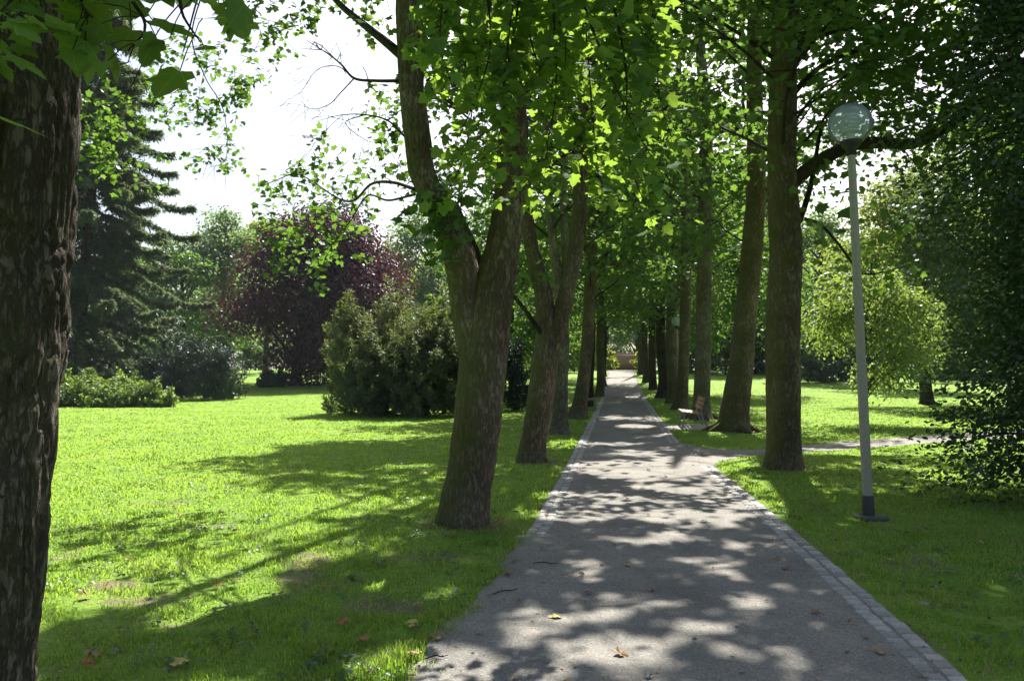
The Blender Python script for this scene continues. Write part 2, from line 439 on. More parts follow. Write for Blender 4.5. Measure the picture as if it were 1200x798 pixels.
def canopy_keep(p, prob=True):
    n = len(p)
    keep = np.ones(n, bool)
    t = p[:, 2] / SUN[2]
    g = p - SUN[None] * t[:, None]
    g[:, 2] = 0
    g[:, 0] += .18 * np.sin(g[:, 1] * 3.1) + .1 * np.sin(g[:, 0] * 7 + g[:, 1] * 4)
    g[:, 1] += .25 * np.sin(g[:, 0] * 2.7 + 1) + .1 * np.sin(g[:, 0] * 8)
    x, y = to_px(g)
    ok = (g[:, 1] > 3.5) & (x > -150) & (x < 1300) & (y > 462)
    lawn = ok & (y > 474) & (x < 690 - (y - 475) * .62) & (g[:, 1] < 34)
    sh = np.zeros(n, bool)
    for q in SHADE_LAWN: sh |= inpoly(x, y, q)
    lit = lawn & ~sh
    nz = .6 * vnoise(g[:, 0] * 2.2 + 400, g[:, 1] * 2.0 + 80, 1024, 31) + .4 * vnoise(g[:, 0] * 6 + 400, g[:, 1] * 5 + 80, 1024, 32)
    nz2 = .7 * vnoise(g[:, 0] * 2.6 + 400, g[:, 1] * 1.7 + 80, 1024, 33) + .3 * vnoise(g[:, 0] * 7 + 400, g[:, 1] * 6 + 80, 1024, 34)
    for cx, cy, a, b in LIT_SPOT:
        lit |= ok & (((x - cx) / a) ** 2 + ((y - cy) / b) ** 2 + (nz - .5) * 1.9 < .85)
    lit |= ok & ~lawn & (nz2 > .80)
    keep &= ~(lit & (rng.random(n) < .975)) if prob else ~lit
    for c, r in SUNLIT_AT:
        w = p - np.asarray(c)
        tt = w @ SUN
        dist = np.linalg.norm(w - tt[:, None] * SUN[None], axis=1)
        keep &= ~((tt > .5) & (dist < r))
    return keep

# ------------------------------------------------------------------ tree generators
def crown_from_limbs(fol, limbs, axis, h0, h1, R, nl, leaf, k=30, droop=.35, az_bias=None, sub=5, top_taper=.5):
    """axis(z) -> trunk centre; limbs collect branch tubes, fol the leaves"""
    for i in range(nl):
        f = (i + rng.random()) / nl
        z = h0 + (h1 - h0) * f
        a = i * 2.399 + rng.normal(0, .4)
        if az_bias is not None: a = az_bias(a)
        prof = min(1, .55 + 1.6 * f) if f < .3 else 1 - (f - .3) / .7 * top_taper
        Ln = R * prof * rng.uniform(.75, 1.15)
        o = axis(z)
        d = np.array((math.cos(a), math.sin(a), 0.0))
        upk = rng.uniform(.35, 1.15) * (1 - .2 * f)
        pts = [o, o + d * Ln * .35 + np.array((0, 0, Ln * .35 * upk)), o + d * Ln * .7 + np.array((0, 0, Ln * .6 * upk)) + rng.normal(0, .15, 3),
               o + d * Ln + np.array((0, 0, Ln * (.6 * upk - droop * rng.uniform(.1, .6)))) + rng.normal(0, .2, 3)]
        r0 = .010 + .008 * Ln
        S = spline(pts, 20)
        if canopy_keep(S[6:], False).mean() < .45: continue
        tube(limbs, pts, [r0, r0 * .7, r0 * .4, .006], ns=6, rows=9)
        leaf_here = leaf * (1.3 if z > 8.5 else .86)  # high leaves enlarged to thicken the shade cast below
        for j in range(sub):
            u = .25 + .75 * (j + rng.random()) / sub
            c = S[min(19, int(u * 19))]
            b = a + (1 if j % 2 else -1) * rng.uniform(.4, 1.2)
            Ls = rng.uniform(.7, 1.5) * (1.25 - .5 * u)
            e = np.array((math.cos(b), math.sin(b), rng.uniform(-.35, .35)))
            p1 = c + e * Ls * .5; p2 = c + e * Ls + np.array((0, 0, -droop * Ls * .5))
            tube(limbs, [c, p1, p2], [r0 * .35, r0 * .22, .004], ns=4, rows=5)
            fol.spray(p2, e, int(k * 1.05), .36, leaf_here)
            fol.spray(p1, e, int(k * .75), .34, leaf_here)
            fol.spray((c + p1) / 2, e, int(k * .3), .3, leaf_here)
        fol.spray(S[-1], d, k // 2, .32, leaf_here)

def stem_axis(pts, top):
    P = np.asarray(pts, float)
    P = np.vstack([P, top])
    return lambda z: np.array((np.interp(z, P[:, 2], P[:, 0]), np.interp(z, P[:, 2], P[:, 1]), z))

def px_stem(rows, d):
    """rows: (px, py, width_px[, depth offset]) -> world points + radii"""
    pts, rr = [], []
    for r in rows:
        dd = d + (r[3] if len(r) > 3 else 0)
        pts.append(W(r[0], r[1], dd)); rr.append(.9 * r[2] / F * dd / 2)
    return pts, rr

ALLEY = 'maples lining the gravel path'

# sunlit places high in the picture: hanging sprays and bark edges
for q in [(600, 110, 6.0), (540, 120, 6.2), (660, 90, 5.8), (520, 40, 6.3), (720, 150, 5.5), (640, 200, 6.4), (580, 30, 6.0), (690, 40, 5.8), (822, 262, 6.0)]:
    SUNLIT_AT.append((W(*q), .75 if q[0] != 822 else .3))
for q in [(74, 300, 3.1), (70, 380, 3.1), (64, 470, 3.1), (80, 230, 3.1), (50, 660, 3.1)]:
    SUNLIT_AT.append((W(*q), .4))
for q in [(760, 200, 18), (700, 250, 22), (780, 300, 30), (830, 150, 20), (740, 120, 15), (860, 240, 26), (690, 330, 40), (760, 340, 48), (880, 120, 16)]:
    SUNLIT_AT.append((W(*q), .9))
for q in [(732, 440, 72), (728, 400, 62), (722, 385, 70), (735, 450, 60)]:
    SUNLIT_AT.append((W(*q), 2.2))
for q in [(818, 468, 22), (806, 482, 22), (825, 460, 22)]:
    SUNLIT_AT.append((W(*q), .6))
for q in [(140, 170, 11.5), (260, 120, 12), (380, 290, 11), (350, 240, 11)]:
    SUNLIT_AT.append((W(*q), 1.2))

def droop_spray(fol, tw, rows, leaf, gap=.16, r=.006, jit=.08, per=2):
    """leafy hanging twig: rows of (px,py,depth)"""
    pts = [W(*q) for q in rows]
    S = spline(pts, 60)
    tube(tw, pts, np.linspace(r * 1.6, r * .35, len(pts)), ns=5, rows=16)
    L = np.linalg.norm(np.diff(S, axis=0), axis=1); s = np.concatenate([[0], np.cumsum(L)])
    n = max(2, int(s[-1] / gap))
    for i in range(n):
        u = s[-1] * (i + .6) / n
        c = np.array([np.interp(u, s, S[:, k]) for k in range(3)])
        tdir = unit(S[min(59, int(60 * u / s[-1]) + 1)] - S[max(0, int(60 * u / s[-1]) - 2)])
        for sgn in range(per):
            e = rand_unit(1)[0]; e = unit(e - tdir * np.dot(e, tdir) + tdir * .35 + np.array((0, 0, -.15)))
            c2 = c + e * leaf * rng.uniform(.4, .9)
            tube(tw, [c, (c + c2) / 2 + np.array((0, 0, .01)), c2], [.0016, .0014, .0012], ns=3, rows=3, cap=False)
            fol.p.append(c2[None]); fol.s.append(np.array([leaf * rng.uniform(.48, 1.12) * (1.05 - .35 * i / n)]))
            fol.n.append((np.array((0, -.25, .8)) + rng.normal(size=3) * .45)[None])
            fol.d.append((e + np.array((0, 0, -.75)) + rng.normal(size=3) * .25)[None])

# ---- near left maple (only its trunk and low leaves are in the picture)
def near_maple():
    b = W(-45, 800, 3.15); b = np.array((b[0] - .06, 3.15, 0))
    root = thing('maple_tree', 'massive rough-barked maple trunk filling the left edge, closest tree of all', 'tree', b, ALLEY)
    tr = Acc()
    rows = [(-90, 898, 215), (-68, 800, 196), (-47, 640, 188), (-31, 480, 184), (-26, 400, 190), (-22, 300, 196), (-16, 235, 190), (-11, 150, 190), (-10, 60, 194), (-18, -40, 198), (-30, -180, 205)]
    pts, rr = px_stem(rows, 3.15)
    pts.append(pts[-1] + np.array((-.15, .1, 1.0))); rr.append(.24)
    pts.append(pts[-1] + np.array((-.25, .2, 2.2))); rr.append(.17)
    pts.append(pts[-1] + np.array((-.25, .2, 2.5))); rr.append(.1)
    tube(tr, pts, rr, ns=260, rows=560, flare=.25, knob=.05, bark=.015, seed=4)
    tr.build('trunk', M_BARK_NEAR, root, b, smooth=True)
    lm, fo, tg = Acc(), Foliage(), Acc()
    twigs = [[(40, -140, 2.9), (60, -30, 2.4), (20, -5, 2.2), (-5, 20, 2.1)], [(60, -140, 2.9), (140, -20, 2.4), (170, 30, 2.3), (150, 60, 2.25)],
             [(60, -140, 2.9), (190, -30, 2.5), (215, 20, 2.45), (235, 50, 2.4)], [(30, -140, 2.9), (20, -60, 2.3), (50, -25, 2.2)],
             [(60, -140, 2.9), (120, -40, 2.4), (95, 0, 2.3), (112, 25, 2.25)], [(20, -140, 2.9), (-40, 20, 2.1), (-15, 80, 2.0), (2, 96, 1.95)],
             [(60, -140, 2.9), (230, -60, 2.7), (260, -10, 2.6), (285, 5, 2.6)]]
    for t in twigs: droop_spray(fo, tg, t, .175, gap=.11, r=.006, per=3)
    tg.build('hanging_twigs', M_BARK_DARK, root, b, smooth=True)
    nf = sum(len(q) for q in fo.p)
    # loose high crown above the frame
    ax = stem_axis(pts, pts[-1] + np.array((0, 0, 3)))
    crown_from_limbs(fo, lm, ax, 5.6, 11.5, 3.4, 20, .16, 24)
    lm.build('limbs', M_BARK_DARK, root, b, smooth=True)
    def keep(p):
        m = canopy_keep(p); m[:nf] = True
        return m
    fo.build('crown', 'maple5', M_LEAF_NEAR, root, b, keep)
near_maple()

def first_left_maple():
    d = 8.4
    b = np.array((W(545, 610, d)[0], d, 0))
    root = thing('maple_tree', 'mossy forked maple nearest the path on its left, with two thick stems', 'tree', b, ALLEY)
    tr = Acc()
    p, r = px_stem([(542, 612, 66), (547, 580, 62), (553, 550, 61), (559, 500, 62), (564, 450, 63), (570, 400, 62), (577, 350, 56), (586, 305, 48), (594, 255, 41), (597, 205, 37), (603, 113, 30), (608, 30, 27), (612, -40, 25)], d)
    p.insert(0, p[0] - np.array((.01, 0, .15))); r.insert(0, r[0])
    p.append(p[-1] + np.array((-.35, .9, 2.5))); r.append(.10); p.append(p[-1] + np.array((-.5, 1.0, 3.0))); r.append(.05)
    tube(tr, p, r, ns=120, rows=300, flare=.16, knob=.05, bark=.009, seed=9)
    main = p
    p2, r2 = px_stem([(560, 430, 46), (551, 370, 45), (545, 330, 43), (537, 295, 41), (522, 255, 36), (505, 225, 34), (494, 200, 34), (490, 169, 35), (483, 113, 33), (480, 56, 33), (477, 0, 31), (474, -60, 28)], d)
    p2.append(p2[-1] + np.array((-.4, .2, 2.4))); r2.append(.11); p2.append(p2[-1] + np.array((-.4, .3, 3.0))); r2.append(.05)
    tube(tr, p2, r2, ns=90, rows=200, knob=.05, bark=.008, seed=21)
    tr.build('trunk', M_BARK, root, b, smooth=True)
    lm, fo = Acc(), Foliage()
    def limb(rows, w0, w1=.004, ns=8):
        pts = [W(*q) for q in rows]
        tube(lm, pts, np.linspace(w0, w1, len(pts)), ns=ns, rows=6 * len(pts))
        if w0 < .024:
            S = spline(pts, 40)
            for k in range(9):
                i0 = rng.integers(10, 39); a0 = S[i0]; td = unit(S[i0] - S[i0 - 3])
                e = unit(td * .8 + rng.normal(size=3) * .6) * rng.uniform(.15, .5)
                m_ = a0 + e * .5 + rng.normal(0, .02, 3)
                tube(lm, [a0, m_, a0 + e + np.array((0, 0, -.05))], [w0 * .28, w0 * .2, .0012], ns=4, rows=6)
                tube(lm, [m_, m_ + unit(e + rng.normal(size=3) * .3) * .14], [w0 * .15, .001], ns=3, rows=3)
        return pts
    # traced boughs
    limb([(478, 72, 8.4), (455, 52, 8.45), (440, 40, 8.5), (415, 20, 8.7), (393, 0, 9.0), (350, -50, 9.8), (290, -60, 10.8), (240, -20, 11.4), (215, 60, 11.6)], .06, .01)
    limb([(476, 95, 8.4), (440, 95, 8.5), (415, 92, 8.6), (400, 76, 8.7), (385, 64, 8.8), (360, 48, 9.0)], .022)
    limb([(415, 92, 8.6), (400, 108, 8.7), (385, 123, 8.8), (365, 128, 9.0), (352, 118, 9.1)], .009, .002, 5)
    limb([(412, 90, 8.6), (395, 78, 8.7), (372, 82, 8.8), (355, 105, 9), (350, 112, 9)], .007, .002, 5)
    limb([(400, 76, 8.7), (398, 60, 8.8), (392, 48, 8.9)], .005, .002, 4)
    limb([(474, 160, 8.4), (455, 142, 8.5), (430, 135, 8.7), (400, 135, 8.8), (370, 143, 9)], .014, .002, 6)
    limb([(425, 135, 8.7), (405, 145, 8.8), (430, 165, 8.7), (455, 168, 8.6)], .007, .002, 4)
    limb([(400, 136, 8.8), (385, 150, 8.9), (372, 165, 9)], .004, .0015, 4)
    limb([(486, 222, 8.4), (460, 214, 8.8), (435, 216, 9.4), (415, 235, 10), (395, 232, 10.4), (350, 205, 10.8), (315, 215, 11)], .022, .005)
    limb([(486, 228, 8.4), (455, 235, 9), (430, 230, 9.6), (410, 260, 10.4), (385, 290, 10.9), (350, 310, 11.1)], .015, .004)
    limb([(500, 102, 8.4), (515, 108, 8.3), (530, 122, 8.2), (548, 130, 8.1)], .035, .015)
    limb([(500, 95, 8.4), (520, 80, 8.7), (545, 92, 9)], .014, .003)
    limb([(575, 345, 8.5), (560, 300, 8.8), (545, 265, 9.1), (535, 240, 9.4)], .05, .03)
    limb([(605, 100, 8.4), (625, 70, 8.0), (650, 40, 7.6), (660, 0, 7.2), (665, -50, 6.8)], .06, .03)
    # sunlit garlands on the left, 11-12 m off
    for (x, y, dd, n, rad) in [(150, 130, 11.4, 26, .35), (120, 160, 11.4, 26, .35), (140, 190, 11.4, 26, .35), (110, 120, 11.4, 16, .3), (165, 155, 11.3, 22, .3), (100, 185, 11.4, 18, .25), (145, 215, 11.5, 12, .2),
                               (230, 60, 11.6, 30, .35), (250, 95, 11.8, 30, .35), (275, 100, 11.8, 24, .3), (225, 125, 11.7, 22, .3), (255, 130, 11.8, 22, .3), (285, 115, 11.9, 14, .22), (262, 160, 11.9, 14, .18), (262, 178, 11.9, 10, .14), (200, 145, 11.6, 12, .2), (188, 90, 11.5, 12, .2), (252, 190, 11.9, 14, .13), (240, 195, 11.9, 8, .1),
                               (330, 20, 11, 30, .4), (290, 20, 11.3, 24, .35), (370, 15, 10.5, 22, .3), (260, 30, 11.5, 26, .35), (300, 45, 11.4, 12, .2), (350, 210, 10.8, 22, .3), (325, 225, 10.9, 22, .3), (375, 240, 10.7, 20, .3), (400, 225, 10.5, 14, .25), (345, 265, 10.9, 24, .3),
                               (320, 270, 11, 18, .3), (375, 300, 11, 24, .3), (350, 318, 11.1, 18, .25), (410, 285, 10.8, 18, .28), (430, 255, 10.4, 14, .22), (365, 265, 10.9, 20, .3), (455, 165, 9.2, 12, .2), (440, 185, 9.6, 12, .2), (460, 200, 9, 10, .2), (390, 212, 10.6, 14, .25), (440, 20, 9.5, 14, .25), (455, 110, 9.3, 10, .2),
                               (400, 180, 10.8, 8, .25), (420, 5, 10, 18, .3)]:
            c = W(x, y, dd)
            for t in range(max(2, n // 3)):
                a0 = c + rng.normal(size=3) * rad * np.array((.7, .7, .6)) + np.array((0, 0, .12)); e = unit(rng.normal(size=3) * np.array((1, 1, .5)) + np.array((-.3, 0, -.35))) * rng.uniform(.25, .5)
                tube(lm, [a0, a0 + e * .5 + np.array((0, 0, .04)), a0 + e], [.005, .004, .002], ns=3, rows=4, cap=False)
                k = 11; u = rng.random((k, 1))
                fo.p.append(a0 + e * u + rng.normal(size=(k, 3)) * .055); fo.n.append(np.array((0, -.1, .8)) + rng.normal(size=(k, 3)) * .55)
                fo.d.append(e[None] + rng.normal(size=(k, 3)) * .5 + np.array((0, 0, -.4))); fo.s.append(.092 * rng.uniform(.6, 1.2, k))
    # garland twigs
    limb([(245, -30, 11.4), (225, 40, 11.6), (240, 90, 11.7), (262, 130, 11.8), (265, 185, 11.9), (245, 197, 11.9)], .012, .003, 5)
    limb([(245, -30, 11.4), (190, 30, 11.5), (155, 100, 11.4), (130, 150, 11.4), (140, 220, 11.5)], .012, .003, 5)
    # shoots on the trunk
    for q in [[(500, 215, 8.15), (512, 240, 8.1), (505, 268, 8.05)], [(520, 200, 8.1), (530, 225, 8.05), (520, 250, 8.0)], [(530, 270, 8.05), (518, 285, 8.0), (522, 312, 7.95)], [(525, 235, 8.05), (545, 250, 8.0), (540, 275, 7.95)], [(500, 245, 8.1), (488, 256, 8.05), (480, 262, 8.0)]]:
        droop_spray(fo, lm, q, .17, gap=.06, r=.004, per=3)
    # crown above, built round both stems
    ax1 = stem_axis(main, main[-1] + np.array((0, .3, 2)))
    ax2 = stem_axis(p2, p2[-1] + np.array((-.3, .3, 2)))
    n0 = len(fo.p)
    crown_from_limbs(fo, lm, ax1, 5.4, 13.5, 3.8, 34, .15, 30)
    crown_from_limbs(fo, lm, ax2, 5.6, 13, 3.6, 26, .15, 28)
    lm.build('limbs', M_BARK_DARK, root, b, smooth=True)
    nf = sum(len(q) for q in fo.p[:n0])
    def keep(p):
        m = canopy_keep(p); m[:nf] = True
        return m
    fo.build('crown', 'maple3', M_LEAF, root, b, keep)
    # hanging leafy boughs in front of the stems
    hb, hf = Acc(), Foliage()
    base = [[(560, -70, 6.3), (575, 40, 6.1), (560, 110, 6.0), (530, 175, 6.0)], [(620, -70, 6.3), (600, 50, 6.1), (590, 120, 6.0), (612, 190, 6.0)],
            [(660, -70, 6.0), (700, 50, 5.7), (742, 145, 5.4), (782, 215, 5.2)], [(540, -60, 6.7), (520, 20, 6.5), (505, 60, 6.4), (512, 110, 6.4)],
            [(700, -70, 6.0), (732, 70, 5.7), (736, 180, 5.6), (765, 262, 5.5)], [(640, -60, 6.8), (652, 80, 6.6), (640, 170, 6.5), (605, 235, 6.4)],
            [(590, -60, 7.2), (560, 80, 7.1), (545, 180, 7.0), (515, 240, 7.0)], [(755, -60, 6.2), (770, 40, 6.1), (772, 110, 6.0), (790, 170, 6.0)],
            [(680, -60, 7.2), (690, 80, 7.0), (700, 190, 7.0), (712, 235, 7.0)], [(610, -60, 7.2), (625, 60, 7.1), (668, 140, 7.0), (680, 200, 7.0)],
            [(745, 195, 6.0), (780, 225, 6.0), (812, 250, 6.0), (825, 266, 6.0)], [(528, -60, 6.2), (512, -10, 6.0), (500, 18, 5.9), (495, 40, 5.9)],
            [(440, -60, 6.4), (432, -10, 6.3), (428, 20, 6.2), (420, 42, 6.2)]]
    for q in base[:10]: droop_spray(hf, hb, q, .165, gap=.09, r=.007, per=4)
    for q in base[10:]: droop_spray(hf, hb, q, .13, gap=.25 if q is base[10] else .14, r=.004, per=1 if q is base[10] else 2)
    for i in range(24):
        x0 = rng.uniform(490, 770); x1 = x0 + rng.normal(0, 30); ye = rng.uniform(40, 215) * (1.1 if 560 < x1 < 720 else .75)
        dd = rng.uniform(5.6, 7.6)
        droop_spray(hf, hb, [(x0, -70, dd + .2), (x0 + rng.normal(0, 14), ye * .4, dd), (x1, ye, dd - .1)], .155, gap=.10, r=.005, per=4)
    hb.build('hanging_boughs', M_BARK_DARK, root, b, smooth=True)
    hf.build('hanging_leaves', 'maple5', M_LEAF_NEAR, root, b)
first_left_maple()

def alley_tree(label, d, stems, top, h0, R, nl, k, leaf, kind='maple3', bark=M_BARK, leafm=M_LEAF, traced=(), sprays=(), flare=.55, seed=1, fine=False, droop=.35, roots=0):
    """stems: list of pixel rows, the first is the main trunk"""
    bx = stems[0][0]
    b = np.array((W(bx[0], bx[1], d)[0], d, float(rise(d))))
    root = thing('maple_tree', label, 'tree', b, ALLEY)
    tr = Acc(); lm, fo = Acc(), Foliage()
    for i, rows in enumerate(stems):
        p, r = px_stem(rows, d)
        if i == 0:
            p[0] = b - np.array((0, 0, .05))
            for q in range(roots):
                an = q * 2 * math.pi / roots + rng.normal(0, .25); dv = np.array((math.cos(an), math.sin(an), 0)); rl = rng.uniform(.25, .6) * (1 + flare * .4); rw = rng.uniform(.06, .1)
                side = np.array((-dv[1], dv[0], 0)) * rng.normal(0, .1)
                tube(tr, [b + dv * r[0] * .55 + np.array((0, 0, .55)), b + dv * r[0] * .95 + np.array((0, 0, .2)), b + dv * (r[0] + rl * .5) + side + np.array((0, 0, .05)), b + dv * (r[0] + rl) + side * 2 - np.array((0, 0, .05))], [rw, rw * 1.1, rw * .75, .03], ns=16, rows=22, knob=.12, bark=.004, seed=seed + q)
        n = max(1, int((top - p[-1][2]) / 2.5))
        dirn = unit(p[-1] - p[-2]); dirn = unit(dirn * .6 + np.array((0, 0, .7)))
        step = max(0.4, (top - p[-1][2])) / n
        for q in range(n):
            p.append(p[-1] + dirn * step + np.array((rng.normal(0, .15), rng.normal(0, .15), 0))); r.append(max(.03, r[-1] * (.75 if q < n - 1 else .4)))
        tube(tr, p, r, ns=72 if fine else 28, rows=220 if fine else 70, flare=flare if i == 0 else 0, knob=.06, bark=.009 if fine else .004, seed=seed + i)
        ax = stem_axis(p, p[-1] + np.array((0, 0, 1)))
        crown_from_limbs(fo, lm, ax, h0, top, R, nl // len(stems), leaf, k, droop=droop)
    tr.build('trunk', bark, root, b, smooth=True)
    for rows, w0, w1 in traced:
        pts = [W(q[0], q[1], d + (q[2] if len(q) > 2 else 0)) for q in rows]
        lb_ = Acc(); tube(lb_, pts, np.linspace(w0, w1, len(pts)), ns=10, rows=6 * len(pts), knob=.08, seed=seed); lb_.build('bough', M_BARK_DARK, root, b, smooth=True)
        for q in pts[2:] if w0 < .1 else pts[6:]:
            for _ in range(2): fo.spray(q + rng.normal(0, .35, 3), (0, 0, -.2), k // 2, .35, leaf)
    for (x, y, dd, n, rad) in sprays:
        fo.spray(W(x, y, d + dd), (0, -.4, -.4), n, rad, leaf, flat=.7)
    lm.build('limbs', M_BARK_DARK, root, b, smooth=True)
    fo.build('crown', kind, leafm, root, b, canopy_keep)
    return root

alley_tree('slender dark maple parting into a V, second in the left-hand row', 13.9,
    [[(622, 541, 32), (626, 510, 31), (631, 480, 32), (636, 445, 33), (640, 410, 32), (641, 385, 26), (637, 345, 22), (629, 315, 20), (620, 275, 18), (615, 220, 16), (612, 150, 14)],
     [(642, 420, 24), (652, 385, 22), (662, 352, 20), (671, 310, 19), (678, 260, 18), (680, 200, 17), (684, 120, 15)]],
    15, 4.6, 4.2, 44, 30, .16, seed=31, fine=True, traced=[([(640, 400), (620, 370, -.3), (600, 345, -.5), (585, 335, -.6)], .05, .02)])
alley_tree('pale maple with forked grey boughs, third in the left-hand row', 19.8,
    [[(655, 508, 24), (656, 480, 20), (657, 440, 19), (659, 400, 18), (657, 350, 15), (649, 290, 12), (643, 230, 11), (640, 160, 10)], [(659, 400, 13), (664, 340, 11), (662, 280, 10), (660, 220, 9), (664, 150, 8)]],
    15, 4.2, 5.8, 56, 30, .17, bark=M_BARK_GREY, seed=37)
alley_tree('right-leaning brown maple, fourth in the left-hand row, just before the shaded bench', 26,
    [[(677, 491, 24), (680, 470, 19), (684, 440, 17), (688, 400, 16), (691, 350, 15), (693, 290, 14), (694, 220, 13)]], 15, 3.8, 5.6, 52, 28, .18, seed=41)
ALLEY_TOP = 18
alley_tree('stout mossy maple standing behind the tall lamp, first in the right-hand row', 13,
    [[(918, 549, 46), (918, 530, 44), (918, 500, 43), (918, 450, 42), (918, 400, 42), (919, 350, 41), (921, 300, 40), (918, 250, 38), (916, 200, 37), (917, 150, 36), (918, 100, 35), (919, 50, 34), (921, 0, 33)]],
    ALLEY_TOP, 4.9, 4.6, 84, 36, .15, seed=43, fine=True, flare=.32,
    traced=[([(928, 215), (945, 200, -.1), (971, 183, -.3), (1000, 170, -.4), (1035, 167, -.5), (1070, 169, -.7), (1110, 150, -1), (1150, 120, -1.3)], .135, .06),
            ([(926, 280), (940, 250, .2), (950, 217, .3), (955, 190, .5), (962, 150, .8)], .06, .03),
            ([(928, 112), (945, 93, .1), (967, 75, .3), (1000, 60, .6), (1040, 40, .9)], .06, .02),
            ([(940, 256, .8), (962, 264, 1), (983, 287, 1.2), (1000, 310, 1.3), (1012, 321, 1.3), (1040, 318, 1.4), (1062, 310, 1.5)], .035, .01)],
    sprays=[(x, y, rng.uniform(-3, 2), 14, .4) for x, y in [(860, 30), (900, 60), (960, 20), (1000, 40), (1050, 20), (1080, 60), (1100, 100), (1060, 120), (1000, 100), (960, 120), (870, 100), (850, 150), (1130, 40), (1150, 90), (1120, 160), (1090, 190), (1040, 200), (980, 140), (830, 60), (880, 170), (1000, 210), (970, 230)]])
alley_tree('leaning maple with wide spreading root flare, second in the right-hand row', 20.6,
    [[(860, 508, 35), (861, 480, 35), (865, 450, 33), (869, 420, 31), (873, 380, 29), (878, 330, 27), (883, 270, 25), (886, 210, 23), (885, 150, 21), (884, 80, 20)]],
    15.5, 4.6, 4.2, 40, 30, .17, seed=47, fine=True, flare=.5, roots=8,
    traced=[([(882, 165), (862, 150, -.2), (848, 125, -.4), (835, 110, -.5)], .07, .02), ([(884, 160), (872, 130, .2), (870, 100, .3)], .06, .03)])
alley_tree('straight grey maple right behind the sunlit bench, third in the right-hand row', 25.5,
    [[(821, 490, 25), (822, 470, 21), (823, 440, 21), (824, 400, 20), (825, 340, 19), (826, 280, 18), (826, 220, 17), (828, 150, 16)]], 16, 4.6, 4.2, 40, 28, .18, bark=M_BARK_GREY, seed=53, roots=5)
alley_tree('slightly bent brown maple just right of the distant lamp, fourth in the right-hand row', 31.5,
    [[(797, 479, 19), (799, 455, 16), (801, 420, 14), (803, 370, 14), (804, 300, 13), (802, 230, 12)]], 16, 4.2, 4.2, 36, 26, .2, kind='leaf2', leafm=M_LEAF_FAR, seed=59)

def corner_maple():
    b = np.array((10.4, 13.2, 0.0))
    root = thing('maple_tree', 'dark leafy maple reaching in over the evergreen at the upper right corner', 'tree', b, ALLEY)
    tr, lm, fo = Acc(), Acc(), Foliage()
    p = [b + np.array(q) for q in ((0, 0, -.05), (.02, 0, 1.5), (-.1, .05, 4), (-.2, .1, 7), (0, .1, 11), (.1, 0, 18))]
    tube(tr, p, [.34, .31, .29, .25, .14, .04], ns=28, rows=60, flare=.5, knob=.06, seed=77)
    crown_from_limbs(fo, lm, stem_axis(p, p[-1] + np.array((0, 0, 1))), 5.0, 18, 5.0, 100, .16, 38, droop=.3)
    tr.build('trunk', M_BARK, root, b, smooth=True); lm.build('limbs', M_BARK_DARK, root, b, smooth=True)
    fo.build('crown', 'maple3', M_LEAF, root, b, canopy_keep)
corner_maple()

# further trees of both rows
def far_alley(label, px, d, w, dark, seed):
    b = np.array(((px - 600) / F * d, d, float(rise(d))))
    root = thing('maple_tree', label, 'tree', b, ALLEY)
    tr, lm, fo = Acc(), Acc(), Foliage()
    lean = rng.normal(0, .25, 2)
    H = rng.uniform(13, 16)
    p = [b + np.array((lean[0] * (z / H), lean[1] * z / H, z)) + np.array((rng.normal(0, .06), 0, 0)) for z in (-.05, 1, 3, 6, 9, H)]
    r0 = w / F * d / 2
    tube(tr, p, [r0 * 1.1, r0, r0 * .93, r0 * .8, r0 * .55, .04], ns=16, rows=30, flare=.5, knob=.06, bark=.004, seed=seed)
    crown_from_limbs(fo, lm, stem_axis(p, p[-1] + np.array((0, 0, 1))), 3.2 if d < 45 else 4.6, H, 4.3 if d < 45 else 3.6 if d < 62 else 2.4, 38 if d < 62 else 20, .22, 24, sub=5, droop=.6 if d < 45 else .3)
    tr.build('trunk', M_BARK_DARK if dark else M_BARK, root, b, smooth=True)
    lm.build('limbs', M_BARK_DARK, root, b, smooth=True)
    fo.build('crown', 'leaf2', M_LEAF_FAR, root, b, canopy_keep)

far_alley('fifth maple of the left-hand row, thin dark trunk beside the shaded bench', 691, 34, 9, True, 3)
far_alley('sixth maple of the left-hand row, partly hidden behind low foliage', 702, 43, 10, False, 5)
far_alley('seventh maple of the left-hand row, small dark trunk near the far end of the path', 706, 53, 7, True, 8)
far_alley('last small maple on the left where the path comes out into the sun', 708, 66, 6, True, 9)
far_alley('grey-brown maple directly behind the distant lamp pole, fifth in the right-hand row', 787, 37, 13, False, 13)
far_alley('dark maple just left of the distant lamp pole, sixth in the right-hand row', 775, 42, 12, True, 15)
far_alley('blackish maple leaning close to the path, seventh in the right-hand row', 764, 50, 9, True, 17)
far_alley('eighth maple of the right-hand row, slim trunk near the far end of the path', 757, 58, 8, True, 19)
far_alley('last maple on the right beside the sunlit end of the path', 751, 70, 7, True, 23)

